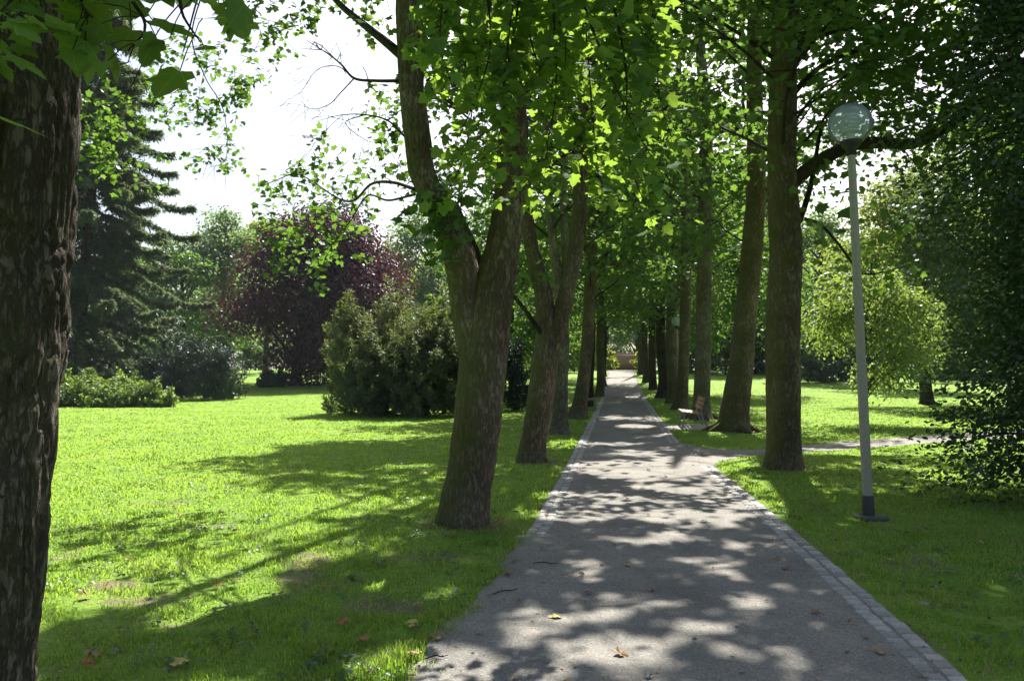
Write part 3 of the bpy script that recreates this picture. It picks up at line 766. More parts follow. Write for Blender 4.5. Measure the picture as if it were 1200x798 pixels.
# ------------------------------------------------------------------ park trees and bushes off the alley
def lobed_tree(name, label, cat, px, d, trunk_w, base_y_h, height, rx, ry, leaf, nleaf, leafm, kind='leaf2', bark=M_BARK_DARK, lobes=26, low=.15, group=None, droop=0.0, lean=0.0, top_narrow=.3, base=None):
    b = np.array(((px - 600) / F * d, d, float(rise(d)))) if base is None else np.array(base)
    root = thing(name, label, cat, b, group)
    tr, fo = Acc(), Foliage()
    H = height
    tp = [b + np.array((lean * z / H + rng.normal(0, .05), rng.normal(0, .05), z)) for z in (-.05, H * .15, H * .4, H * .7, H * .93)]
    tube(tr, tp, [trunk_w, trunk_w * .85, trunk_w * .65, trunk_w * .35, .03], ns=14, rows=30, flare=.5, knob=.07, seed=int(px))
    ax = stem_axis(tp, tp[-1] + np.array((0, 0, .5)))
    zc, zr = H * (low + 1) / 2, H * (1 - low) / 2
    for i in range(lobes):
        u = rand_unit(1)[0]
        if u[2] < -.3 and rng.random() < .4: u[2] *= -1
        f = rng.uniform(.55, .9)
        nar = 1 - top_narrow * max(0, u[2])
        c = b + np.array((u[0] * rx * f * nar + lean, u[1] * ry * f * nar, zc + u[2] * zr * f))
        lr = rng.uniform(.22, .36) * min(rx, zr)
        a0 = ax(max(b[2] + H * .12, c[2] - rng.uniform(.5, 1.6) * lr - np.hypot(*(c - ax(c[2]))[:2]) * .5))
        mid = (a0 + c) / 2 + np.array((0, 0, .15))
        tube(tr, [a0, mid, c], [trunk_w * .3, trunk_w * .16, .015], ns=6, rows=8)
        n = int(nleaf / lobes)
        q = rand_unit(n) * (lr * rng.uniform(.45, 1.15, (n, 1))) * np.array((1.15, 1.15, .8))
        if droop: q[:, 2] -= droop * rng.random(n) * lr * 1.5
        p = c + q
        p[:, 2] = np.maximum(p[:, 2], b[2] + .05)
        fo.p.append(p); fo.n.append(unit(q) * .5 + np.array((0, 0, .55)) + rng.normal(size=(n, 3)) * .5)
        fo.d.append(unit(q) + rng.normal(size=(n, 3)) * .5 + np.array((0, 0, -.35 - droop)))
        fo.s.append(leaf * rng.uniform(.6, 1.3, n))
    tr.build('trunk', bark, root, b, smooth=True)
    fo.build('crown', kind, leafm, root, b)
    return root

def feather_bush(name, label, cat, px, d, peaks, leaf, n, mat, group=None, kind='needle', depth=1.0, up=.9, stem=M_BARK_DARK, wide=2.0, spread=.35):
    """peaks: (px, top_py, half_width_px) traced mounds; foliage plumes rise and spread from each mound's surface"""
    b = np.array(((px - 600) / F * d, d, float(rise(d))))
    root = thing(name, label, cat, b, group)
    fo = Foliage()
    tot = sum(h[2] * (1 + (h[3] if len(h) > 3 else 0)) for h in peaks)
    for h in peaks:
        dz = h[3] if len(h) > 3 else 0.0
        c = W(h[0], 432, d + dz); top = W(h[0], h[1], d + dz)[2]
        z0 = float(rise(d + dz)); H = top - z0; rx = h[2] / F * d; ry = rx * depth
        st = Acc(); tube(st, [np.array((c[0], c[1], z0)), np.array((c[0] + rng.normal(0, .1), c[1], z0 + H * .4)), np.array((c[0] + rng.normal(0, .2), c[1], z0 + H * .8))], [.05 + rx * .02, .04, .01], ns=6, rows=8); st.build('stem', stem, root, b, smooth=True)
        k = int(n * h[2] / tot)
        npl = max(10, k // 60)
        u = rand_unit(npl); u[:, 2] = np.abs(u[:, 2]) * 1.25 - .28
        u = unit(u)
        rf = rng.uniform(.55, 1.02, (npl, 1)) * (1 + .14 * np.sin(u[:, :1] * 7 + h[0]) * np.cos(u[:, 1:2] * 6 + u[:, 2:] * 5))
        zz = np.maximum(u[:, 2:], -.24)
        P = np.concatenate([c[0] + u[:, :1] * rx * rf, c[1] + u[:, 1:2] * ry * rf, z0 + H * (.2 + .8 * zz * rf) * .98], 1)
        bow = np.where(P[:, 2:] < z0 + H * .35, .85, 1.0)
        P[:, 0:1] = c[0] + (P[:, 0:1] - c[0]) * bow
        for i in range(npl):
            kk = 60
            a = unit(u[i] * np.array((1, 1, .5)) + np.array((0, 0, up)))
            s = rng.random(kk) ** .8
            Lp = spread * rng.uniform(.6, 1.3)
            q = P[i] + a * (s[:, None] - .5) * Lp * 1.6 + rng.normal(size=(kk, 3)) * Lp * .28 * (1.15 - s[:, None])
            q[:, 2] = np.maximum(q[:, 2], z0 + .03)
            fo.p.append(q); fo.n.append(u[i] + rng.normal(size=(kk, 3)) * .6)
            fo.d.append(a + rng.normal(size=(kk, 3)) * .45); fo.s.append(leaf * rng.uniform(.6, 1.3, kk))
    fo.build('foliage', kind, mat, root, b)
    return root

def spruce(label, px, d, H, R, lean):
    b = np.array(((px - 600) / F * d, d, float(rise(d))))
    root = thing('spruce_tree', label, 'tree', b)
    tr, lm, fo = Acc(), Acc(), Foliage()
    tp = [b + np.array((lean * z / H, 0, z)) for z in (-.05, 2, 5, 10, 15, H)]
    tube(tr, tp, [.46, .40, .36, .27, .2, .02], ns=20, rows=40, flare=.4, knob=.05, bark=.006, seed=2)
    ax = stem_axis(tp, tp[-1] + np.array((0, 0, .2)))
    z = 2.4; i = 0
    while z < H - .3:
        f = (z - 1.5) / (H - 1.5)
        for j in range(5 if f < .8 else 4):
            a = i * .9 + j * 2 * math.pi / 5 + rng.normal(0, .2)
            Ln = R * (1 - f) ** .8 * rng.uniform(.6, 1.2) + .25
            dd = np.array((math.cos(a), math.sin(a), 0))
            o = ax(z + rng.normal(0, .12))
            sag = .28 + .2 * (1 - f)
            pts = [o, o + dd * Ln * .4 + np.array((0, 0, -.12 * Ln)), o + dd * Ln * .75 + np.array((0, 0, -sag * Ln * .75)), o + dd * Ln + np.array((0, 0, -sag * Ln * .72))]
            tube(lm, pts, [.03, .022, .014, .005], ns=5, rows=8)
            S = spline(pts, 24)
            n = int(14 + 34 * Ln)
            for t in range(n):
                u = .15 + .85 * (t + rng.random()) / n
                c = S[min(23, int(u * 23))]
                side = np.cross(dd, (0, 0, 1)) * rng.choice((-1, 1))
                tl = rng.uniform(.2, .55) * (1.1 - .5 * u)
                e = unit(side * .7 + dd * .45 + np.array((0, 0, -.7 * rng.random())))
                k = 9
                s = rng.random((k, 1))
                q = c + e * s * tl + np.array((0, 0, -1)) * s ** 2 * tl * .7 + rng.normal(size=(k, 3)) * .035
                fo.p.append(q); fo.n.append(np.array((0, 0, 1.0)) + rng.normal(size=(k, 3)) * .5)
                fo.d.append(e + np.array((0, 0, -.5)) + rng.normal(size=(k, 3)) * .35); fo.s.append(rng.uniform(.17, .36, k))
        z += .58 * (1 - .3 * f); i += 1
    tr.build('trunk', M_BARK_SPRUCE, root, b, smooth=True)
    lm.build('limbs', M_BARK_DARK, root, b, smooth=True)
    p = fo.pack()
    leaves('crown', p[0], p[1], p[2], p[3], 'needle', M_SPRUCE, root, b).scale = (1, 1, 1)
    return root

TEMPL['needle'] = (TEMPL['needle'][0] * np.array((1, 1.5, 1)), TEMPL['needle'][1])
spruce('tall drooping dark spruce standing left behind the near trunk', 86, 46, 25, 8.2, 1.9)
lobed_tree('copper_beech', 'broad dark purple copper beech at the back of the left lawn', 'tree', 345, 56, .42, 0, 13.4, 6.8, 5.2, .24, 52000, M_LEAF_COPPER, lobes=70, low=.05, droop=.5, lean=2.0, top_narrow=.45)
lobed_tree('deciduous_tree', 'tall airy green tree between spruce and copper beech, several thin trunks', 'tree', 262, 66, .35, 0, 14.5, 4.6, 4, .26, 17000, M_LEAF_HAZE, lobes=34, low=.12, droop=.25)
lobed_tree('deciduous_tree', 'lighter green tree beside the spruce, just left of the airy tree', 'tree', 212, 62, .3, 0, 11.5, 3.8, 4, .25, 12000, M_LEAF, lobes=26, low=.1)
lobed_tree('deciduous_tree', 'hazy bluish tree rising behind the right shoulder of the copper beech', 'tree', 505, 78, .4, 0, 17.5, 6, 5, .30, 16000, M_LEAF_HAZE, lobes=34, low=.1)
lobed_tree('deciduous_tree', 'yellow-green crown peeping over the left of the copper beech', 'tree', 312, 74, .3, 0, 15.5, 3.6, 4, .27, 9000, M_LEAF_YEL, lobes=22, low=.2)
lobed_tree('deciduous_tree', 'shady green tree filling the gap behind the left row of trunks', 'tree', 600, 40, .3, 0, 11, 4.0, 3.5, .2, 14000, M_LEAF, lobes=30, low=.05)
lobed_tree('deciduous_tree', 'shady low-branched tree behind the left row near the shaded bench', 'tree', 655, 56, .3, 0, 12, 3.6, 3.5, .24, 10000, M_LEAF, lobes=26, low=.05)

feather_bush('juniper_bush', 'large plumy juniper bush on the left lawn, three rounded peaks', 'bush', 470, 28.5, [(412, 350, 34, .3), (462, 334, 42, .6), (520, 340, 50, 0), (440, 385, 46, -1.0), (498, 372, 54, -1.2)], .16, 60000, M_JUNIPER, depth=.9, spread=.34)
feather_bush('yew_bush', 'black-green yew hidden behind the second left-hand trunk', 'bush', 590, 31, [(585, 395, 28), (604, 400, 24), (560, 375, 22, .8)], .19, 13000, M_YEW, spread=.35)
feather_bush('yew_bush', 'spreading dark yew bush at the foot of the spruce', 'bush', 225, 41, [(205, 385, 34, .6), (240, 393, 34), (264, 404, 22, -.3), (180, 410, 22, .4)], .2, 30000, M_YEW, up=.6, spread=.5)
feather_bush('laurel_shrub', 'low glossy hedge-like shrub in front of the spruce trunk', 'bush', 115, 34.5, [(76, 437, 17, .5), (98, 446, 22, -.2), (112, 436, 15, .7), (131, 444, 19, 0), (148, 438, 13, .8), (160, 451, 15, -.4), (68, 456, 14, -.7), (118, 457, 16, -.8), (142, 460, 12, -.8)], .12, 15000, M_SHRUB, kind='oval', up=.4, spread=.5)
feather_bush('laurel_shrub', 'small pale-leaved shrub at the right end of the low shrub bed', 'bush', 185, 34, [(177, 446, 14, .3), (188, 452, 11, -.2), (197, 461, 8, -.3)], .11, 4500, M_SHRUB, kind='oval', up=.5, spread=.4)
feather_bush('evergreen_shrub', 'small round shrub beneath the copper beech', 'bush', 319, 53, [(319, 437, 16)], .2, 4000, M_LEAF_DARK, kind='oval', up=.3, spread=.3)
feather_bush('evergreen_shrub', 'bush behind the spruce trunk, far left edge', 'bush', 62, 39, [(64, 405, 16), (50, 395, 18)], .2, 6000, M_LEAF, kind='oval', up=.3, spread=.4)

# right-hand side
lobed_tree('slender_tree', 'small leaning tree with pale drooping leaves right behind the tall lamp pole', 'tree', 1012, 23, .075, 0, 5.4, 2.1, 1.7, .11, 11000, M_LEAF_MID, kind='oval', lobes=34, low=.16, droop=.4, lean=.3, base=(W(1012, 497, 23)[0], 23, 0))
lobed_tree('chestnut_tree', 'browning chestnut with orange tinged leaves, upper right background', 'tree', 1085, 36, .3, 0, 12.5, 4.4, 4, .2, 16000, M_LEAF_OCHRE, lobes=34, low=.12, droop=.2)
lobed_tree('deciduous_tree', 'pale hazy bluish tree far across the right lawn, left of the chestnut', 'tree', 965, 62, .35, 0, 14, 4.2, 4, .26, 11000, M_LEAF_HAZE, lobes=26, low=.08)
lobed_tree('deciduous_tree', 'mid green tree behind the second right-hand trunk with crown near the lawn', 'tree', 862, 46, .3, 0, 14, 4.6, 4, .22, 17000, M_LEAF, lobes=34, low=.13, droop=.3)
lobed_tree('deciduous_tree', 'fresh green sunny tree at the back of the right lawn', 'tree', 1040, 52, .3, 0, 12, 4, 4, .25, 10000, M_LEAF_MID, lobes=26, low=.1)
lobed_tree('deciduous_tree', 'dark tree standing far right behind the big evergreen', 'tree', 1190, 30, .3, 0, 13, 4, 4, .2, 15000, M_LEAF_DARK, lobes=30, low=.05)
feather_bush('clipped_hedge', 'long dark hedge closing the right lawn in the distance', 'hedge', 1010, 58, [(935, 412, 24), (965, 415, 22), (995, 412, 24), (1025, 415, 24), (1060, 412, 26), (1095, 410, 26)], .25, 9000, M_LEAF_DARK, kind='oval', up=.3, spread=.5)

def dark_evergreen():
    b = np.array((7.25, 9.9, 0))
    root = thing('evergreen_tree', 'big black-green evergreen drooping to the grass on the right edge', 'tree', b)
    tr, lm, fo = Acc(), Acc(), Foliage()
    tp = [b + np.array((rng.normal(0, .05), 0, z)) for z in (-.05, 1.5, 3.5, 6, 9)]
    tube(tr, tp, [.2, .17, .14, .09, .02], ns=14, rows=24, flare=.4, knob=.06, seed=3)
    ax = stem_axis(tp, tp[-1] + np.array((0, 0, .3)))
    for i in range(190):
        z = .25 + 8.5 * (i + rng.random()) / 190
        a = i * 2.399
        Ln = (1.4 + .35 * math.sin(z * 1.7)) * (1 if z > 1.2 else .95) * rng.uniform(.75, 1.15) * (1 - max(0, z - 6.5) / 5)
        if z > 4: Ln *= 1.15
        dd = np.array((math.cos(a), math.sin(a), 0)); o = ax(z)
        pts = [o, o + dd * Ln * .5 + np.array((0, 0, .15)), o + dd * Ln + np.array((0, 0, -.35))]
        tube(lm, pts, [.025, .015, .004], ns=5, rows=7)
        S = spline(pts, 12)
        for u in (4, 6, 8, 10, 11):
            c = S[u] + rng.normal(0, .1, 3)
            c[2] = max(c[2], .12)
            fo.spray(c, dd, 62, .2, .078, flat=.8, jit=.6)
    tr.build('trunk', M_BARK_DARK, root, b, smooth=True); lm.build('limbs', M_BARK_DARK, root, b, smooth=True)
    p = fo.pack(); p[0][:, 2] = np.maximum(p[0][:, 2], .03)
    leaves('crown', *p, 'oval', M_LEAF_DARK, root, b)
dark_evergreen()

# belt of trees beyond the lawns: two built, the rest copies
BELT = 'distant trees along the park edge'
BL = 'distant hazy green tree in the belt beyond the lawns'
pa = lobed_tree('park_tree', BL, 'tree', 150, 95, .4, 0, 15, 6, 5, .40, 11000, M_LEAF_HAZE, lobes=40, low=.0, group=BELT)
pb = lobed_tree('park_tree', BL, 'tree', 420, 100, .4, 0, 13, 6.5, 5, .40, 11000, M_LEAF_FAR, lobes=40, low=.0, group=BELT)
pc = lobed_tree('park_tree', BL, 'tree', 640, 96, .4, 0, 16, 6.5, 5, .40, 11000, M_LEAF_YEL, lobes=40, low=.0, group=BELT)
def copy_tree(o, loc, rz, s):
    c = o.copy(); COL.objects.link(c); c.location = loc; c.rotation_euler = (0, 0, rz); c.scale = (s, s, s)
    for ch in o.children:
        k = ch.copy(); COL.objects.link(k); k.parent = c
    return c
for i, (px, d, s) in enumerate([(40, 88, .95), (200, 100, .85), (245, 92, .85), (290, 104, .85), (350, 96, .8), (390, 90, .75), (470, 108, 1.05), (520, 92, 1.0), (560, 98, 1.15), (585, 80, 1.0), (610, 90, 1.1), (632, 76, 1.0), (655, 104, 1.3), (680, 120, 1.2),
                                (712, 128, .8), (747, 132, .95), (790, 118, 1.4), (800, 84, 1.1), (835, 96, 1.2), (860, 76, 1.1), (890, 92, 1.25), (915, 78, 1.0), (945, 90, 1.05), (985, 100, 1.15), (1030, 84, 1.15), (1080, 80, 1.2), (1130, 76, 1.2), (1190, 70, 1.2), (1250, 66, 1.2), (-20, 80, 1.0), (90, 104, 1.0), (-90, 76, 1.0), (-160, 84, 1.1)]):
    copy_tree((pa, pb, pc)[(i * 7 + 1) % 3 if px > 500 else i % 2], ((px - 600) / F * d, d, float(rise(d))), i * 1.7, s)
UND = 'leafy bushes along the park edge'
UL = 'distant round leafy bush at the foot of the far trees'
ub = lobed_tree('park_bush', UL, 'bush', 400, 80, .1, 0, 4.2, 3.6, 2.5, .3, 3500, M_LEAF_FAR, lobes=22, low=.0, group=UND)
for i, (px, d, s) in enumerate([(30, 74, 1), (170, 78, 1), (215, 82, 1), (255, 86, .9), (300, 88, .9), (345, 84, .8), (440, 80, 1), (480, 76, 1), (520, 72, 1), (560, 70, 1), (590, 66, 1), (622, 70, 1), (650, 74, 1), (672, 82, 1), (786, 80, 1), (815, 74, 1), (850, 70, 1), (885, 72, 1), (915, 70, .9), (955, 76, .9), (1000, 74, .9), (1050, 68, 1), (1100, 64, 1), (1150, 60, 1), (1210, 56, 1)]):
    copy_tree(ub, ((px - 600) / F * d, d, float(rise(d))), i * 2.1, s)
feather_bush('lilac_bush', 'sunlit leafy bush at the far end of the path, on its left', 'bush', 705, 84, [(706, 402, 12), (716, 412, 7, 2)], .3, 3000, M_LEAF_YEL, kind='oval', up=.3, spread=.5)
feather_bush('lilac_bush', 'sunlit leafy bush at the far end of the path, on its right', 'bush', 757, 86, [(757, 400, 12), (748, 408, 8, 2)], .3, 3000, M_LEAF_YEL, kind='oval', up=.3, spread=.5)

# ------------------------------------------------------------------ ground
LEFT_EDGE = [(-2.9, -16.0), (-1.2, 0.0)] + [tuple(G(*q)) for q in [(470, 805), (520, 742), (560, 698), (588, 662), (612, 632)]] + [(.22, 8.3), (1.02, 14.0), (2.0, 21.3), (3.84, 35.0), (6.6, 55.0), (8.6, 70.0), (10.4, 84.0)]
RIGHT_EDGE = [(.2, -16.0), (1.9, 0.0)] + [tuple(G(*q)) for q in [(1148, 805), (1040, 712), (930, 619), (838, 547)]] + [(3.72, 17.2), (4.0, 19.2), (6.26, 35.0), (9.0, 55.0), (11.1, 70.0), (13.1, 84.0)]
LE, RE = np.array(LEFT_EDGE), np.array(RIGHT_EDGE)
def xl(y): return np.interp(y, LE[:, 1], LE[:, 0])
def xr(y): return np.interp(y, RE[:, 1], RE[:, 0])
SIDE_UP = [tuple(G(*q)) for q in [(803, 519), (818, 523.5), (840, 526), (890, 527), (940, 522), (1000, 516.5), (1080, 511), (1165, 505)]] + [(16.5, 23.5), (24, 27.5), (34, 31)]
SIDE_LO = [tuple(G(*q)) for q in [(835, 547), (843, 541.5), (866, 536), (895, 533), (945, 530), (1000, 526.5), (1080, 520), (1165, 513.5)]] + [(16.3, 21.0), (24, 24.8), (34, 28)]
SU, SL = np.array(SIDE_UP), np.array(SIDE_LO)
def on_side(x, y): return (x > 3.4) & (x < 34) & (y < np.interp(x, SU[:, 0], SU[:, 1])) & (y > np.interp(x, SL[:, 0], SL[:, 1]))

TRUNKS = [(-.5, 8.4, .75), (.34, 13.9, .6), (1.2, 19.8, .6), (2.2, 26, .6), (4.54, 13, .7), (5.9, 20.6, .9), (6.2, 25.5, .6), (-2.2, 3.15, .7), (3.95, 8.55, .22)]
BARE = [(-4.6, 7.6, .9, .3), (-3.0, 6.0, .5, .25), (-2.6, 5.6, .8, .25), (-1.6, 4.6, .35, .2), (-4.4, 9.6, .9, .3), (4.3, 6.3, .5, .25), (4.0, 8.1, .7, .3), (4.9, 5.9, .6, .25), (-3.2, 8.2, .6, .25), (-1.9, 7.0, .4, .2), (-2.2, 5.1, .5, .2), (3.6, 5.2, .4, .2), (5.0, 7.4, .6, .3)]
def dirt(x, y):
    v = np.zeros(np.shape(x))
    for cx, cy, r in TRUNKS: v = np.maximum(v, 1.15 - np.hypot(x - cx - .12, y - cy) / r * .9)
    for cx, cy, a, b in BARE: v = np.maximum(v, .7 - ((x - cx) / a) ** 2 * .8 - ((y - cy) / b) ** 2 * .8)
    u = vnoise(np.asarray(x, float) * 1.25 + 300, np.asarray(y, float) * 1.9 + 60, 1024, 5); u2 = vnoise(np.asarray(x, float) * 3.6 + 900, np.asarray(y, float) * 4.6 + 90, 4096, 6)
    nearp = np.clip((13 - y) / 7, 0, 1)
    v = np.maximum(v, np.clip((u * .55 + u2 * .45 - .50) * 2.6, 0, .62) * nearp)
    e = np.minimum(np.abs(x - xl(y)), np.abs(x - xr(y)))
    v = np.maximum(v, .7 - e / .16)
    w = .5 + .25 * np.sin(x * 3.3 + 1.7 * np.sin(y * 2.1)) + .25 * np.sin(y * 4.1 + 2.2 * np.sin(x * 1.7))
    return np.clip(v * (.6 + .6 * w), 0, 1)

def axis_steps(lo, hi, fine_lo, fine_hi, step, grow=1.13):
    a = list(np.arange(fine_lo, fine_hi + 1e-6, step))
    s = step
    while a[-1] < hi: s *= grow; a.append(a[-1] + s)
    s = step
    while a[0] > lo: s *= grow; a.insert(0, a[0] - s)
    return np.array(a)
gx = axis_steps(-600, 600, -9, 9, .18); gy = axis_steps(-200, 1000, 2.5, 16, .18, 1.06)
X, Y = np.meshgrid(gx, gy)
Z = rise(Y)
ny, nx = X.shape
i, j = np.meshgrid(np.arange(ny - 1), np.arange(nx - 1), indexing='ij')
q = np.stack([i * nx + j, i * nx + j + 1, (i + 1) * nx + j + 1, (i + 1) * nx + j], -1).reshape(-1, 4)

def lawn_mat():
    m, nt, out = new_mat('lawn'); L = nt.links.new
    tc = N(nt, 'ShaderNodeTexCoord')
    def noise(s, det=4.0, r=.6):
        n = N(nt, 'ShaderNodeTexNoise', i_Scale=s, i_Detail=det, i_Roughness=r); L(tc.outputs['Object'], n.inputs['Vector']); return n.outputs[0]
    r1 = ramp(nt, [(.3, (.09, .18, .018)), (.5, (.135, .245, .026)), (.72, (.20, .275, .05))]); L(noise(.55, 5), r1.inputs[0])
    r2 = ramp(nt, [(.3, (.62, .66, .6)), (.7, (1.3, 1.25, 1.3))]); L(noise(24, 5, .7), r2.inputs[0])
    col = mixc(nt, r1.outputs[0], r2.outputs[0], 1.0, 'MULTIPLY')
    r3 = ramp(nt, [(.60, (0, 0, 0)), (.72, (1, 1, 1))]); L(noise(1.6, 6, .65), r3.inputs[0])
    dry = N(nt, 'ShaderNodeMath', operation='MULTIPLY', i_1=.45); L(r3.outputs[0], dry.inputs[0])
    col = mixc(nt, col, (.20, .17, .075), dry.outputs[0])
    at = N(nt, 'ShaderNodeAttribute', attribute_name='dirt')
    an = N(nt, 'ShaderNodeMath', operation='MULTIPLY_ADD', i_1=1.1); L(noise(9, 5, .7), an.inputs[0])
    sb = N(nt, 'ShaderNodeMath', operation='SUBTRACT', i_1=.55); L(at.outputs['Fac'], sb.inputs[0]); L(sb.outputs[0], an.inputs[2])
    r4 = ramp(nt, [(.38, (0, 0, 0)), (.62, (1, 1, 1))]); L(an.outputs[0], r4.inputs[0])
    soil = ramp(nt, [(.3, (.095, .08, .048)), (.7, (.22, .19, .115))]); L(noise(40, 5, .7), soil.inputs[0])
    col = mixc(nt, col, soil.outputs[0], r4.outputs[0])
    bs = N(nt, 'ShaderNodeBsdfPrincipled', i_Roughness=.85); bs.inputs['Specular IOR Level'].default_value = .15
    L(col, bs.inputs['Base Color'])
    bp = N(nt, 'ShaderNodeBump', i_Strength=.7, i_Distance=.04); L(noise(30, 4, .7), bp.inputs['Height']); L(bp.outputs[0], bs.inputs['Normal'])
    L(bs.outputs[0], out.inputs[0]); return m
o = build('ground', np.column_stack([X.ravel(), Y.ravel(), Z.ravel()]), [q], lawn_mat(), attr={'dirt': dirt(X.ravel(), Y.ravel())}, smooth=True)
finish(o, kind='structure')

def gravel_mat():
    m, nt, out = new_mat('gravel'); L = nt.links.new
    tc = N(nt, 'ShaderNodeTexCoord')
    def noise(s, det=4.0, r=.6):
        n = N(nt, 'ShaderNodeTexNoise', i_Scale=s, i_Detail=det, i_Roughness=r); L(tc.outputs['Object'], n.inputs['Vector']); return n.outputs[0]
    vo = N(nt, 'ShaderNodeTexVoronoi', i_Scale=85.0); L(tc.outputs['Object'], vo.inputs['Vector'])
    g = ramp(nt, [(0, (.145, .138, .124)), (.35, (.205, .197, .18)), (.75, (.242, .233, .213)), (1, (.34, .327, .297))]); L(vo.outputs['Color'], g.inputs[0])
    r1 = ramp(nt, [(.3, (.66, .665, .68)), (.5, (.95, .95, .95)), (.7, (1.16, 1.13, 1.09))]); L(noise(1.3, 6, .65), r1.inputs[0])
    col = mixc(nt, g.outputs[0], r1.outputs[0], 1.0, 'MULTIPLY')
    r2 = ramp(nt, [(.60, (0, 0, 0)), (.66, (1, 1, 1))]); L(noise(19, 5, .75), r2.inputs[0])
    f2 = N(nt, 'ShaderNodeMath', operation='MULTIPLY', i_1=.5); L(r2.outputs[0], f2.inputs[0])
    col = mixc(nt, col, (.09, .075, .06), f2.outputs[0])
    bs = N(nt, 'ShaderNodeBsdfPrincipled', i_Roughness=.9); bs.inputs['Specular IOR Level'].default_value = .2
    L(col, bs.inputs['Base Color'])
    bp = N(nt, 'ShaderNodeBump', i_Strength=.6, i_Distance=.008); L(vo.outputs['Distance'], bp.inputs['Height'])
    bp2 = N(nt, 'ShaderNodeBump', i_Strength=.5, i_Distance=.03); L(noise(6, 6, .7), bp2.inputs['Height']); L(bp.outputs[0], bp2.inputs['Normal'])
    L(bp2.outputs[0], bs.inputs['Normal']); L(bs.outputs[0], out.inputs[0]); return m
M_GRAVEL = gravel_mat()
ys = np.concatenate([np.arange(-16, 3, 1.0), np.arange(3, 20, .12), np.arange(20, 84.1, 1.0)])
wob = .05 * np.sin(ys * 2.3) + .035 * np.sin(ys * 7.1 + 1) + .02 * np.sin(ys * 17)
wob = np.where(ys < 8.2, wob * .7, wob * .2)
a = xl(ys) + wob; b_ = xr(ys) - np.where((ys > 13.2) & (ys < 17.2), 0, .03)
n = len(ys)
V = np.concatenate([np.column_stack([a * (1 - t) + b_ * t, ys, rise(ys) + .008 + .02 * np.clip((ys - 30) / 30, 0, 1)]) for t in (0, .5, 1)])
q = np.array([[k, n + k, n + k + 1, k + 1] for k in range(n - 1)] + [[n + k, 2 * n + k, 2 * n + k + 1, n + k + 1] for k in range(n - 1)])
finish(build('path', V, [q], M_GRAVEL), kind='structure')
# sunlit square where the path ends
V = np.array([(4, 84, 0), (16.5, 84, 0), (19, 92, 0), (1, 92, 0)], float); V[:, 2] = rise(V[:, 1]) + .02
finish(build('pavement', V, [np.array([[0, 1, 2, 3]])], M_GRAVEL), kind='structure')
U, Lw = spline(SU, 60), spline(SL, 60)
Lw[0] = (3.35, Lw[0][1]); U[0] = (3.4, U[0][1])
V = np.vstack([np.column_stack([U, rise(U[:, 1]) + .004]), np.column_stack([Lw, rise(Lw[:, 1]) + .004])])
finish(build('side_path', V, [np.array([[k + 60, k + 61, k + 1, k] for k in range(59)])], M_GRAVEL), kind='structure')

# granite sett edging, two courses
def sett_mat():
    m, nt, out = new_mat('granite_sett'); L = nt.links.new
    geo = N(nt, 'ShaderNodeNewGeometry'); tc = N(nt, 'ShaderNodeTexCoord')
    r = ramp(nt, [(0, (.24, .232, .215)), (.5, (.335, .325, .30)), (1, (.44, .428, .40))]); L(geo.outputs['Random Per Island'], r.inputs[0])
    nz = N(nt, 'ShaderNodeTexNoise', i_Scale=60.0, i_Detail=4.0); L(tc.outputs['Object'], nz.inputs['Vector'])
    r2 = ramp(nt, [(.3, (.7, .7, .7)), (.7, (1.2, 1.2, 1.2))]); L(nz.outputs[0], r2.inputs[0])
    col = mixc(nt, r.outputs[0], r2.outputs[0], 1.0, 'MULTIPLY')
    bs = N(nt, 'ShaderNodeBsdfPrincipled', i_Roughness=.8); L(col, bs.inputs['Base Color'])
    bp = N(nt, 'ShaderNodeBump', i_Strength=.5, i_Distance=.01); L(nz.outputs[0], bp.inputs['Height']); L(bp.outputs[0], bs.inputs['Normal'])
    L(bs.outputs[0], out.inputs[0]); return m
kb = Acc()
def setts(edge, y0, y1, sgn):
    y = y0
    while y < y1:
        st = .11 + .0 * y if y < 30 else .3
        for row in range(2):
            ln = st * rng.uniform(.82, .98)
            x = edge(y) + sgn * (.055 + row * .112)
            hd = math.atan2(edge(y + .5) - edge(y), .5)
            z = float(rise(y)) + .012 + rng.normal(0, .003) + .02 * min(1, max(0, (y - 30) / 30))
            box(kb, (x + rng.normal(0, .004), y + (st / 2 if row else 0) + rng.normal(0, .005), z - .03), (.10 * rng.uniform(.92, 1.04), ln, .07), rotz(-hd + rng.normal(0, .03)), ch=.01)
        y += st
setts(lambda y: float(xr(y)) - .02, 2.5, 13.1, -1)
setts(lambda y: float(xr(y)) - .02, 17.3, 80, -1)
setts(lambda y: float(xl(y)) + .0, 7.75, 80, 1)
finish(kb.build('kerb', sett_mat()), kind='structure')

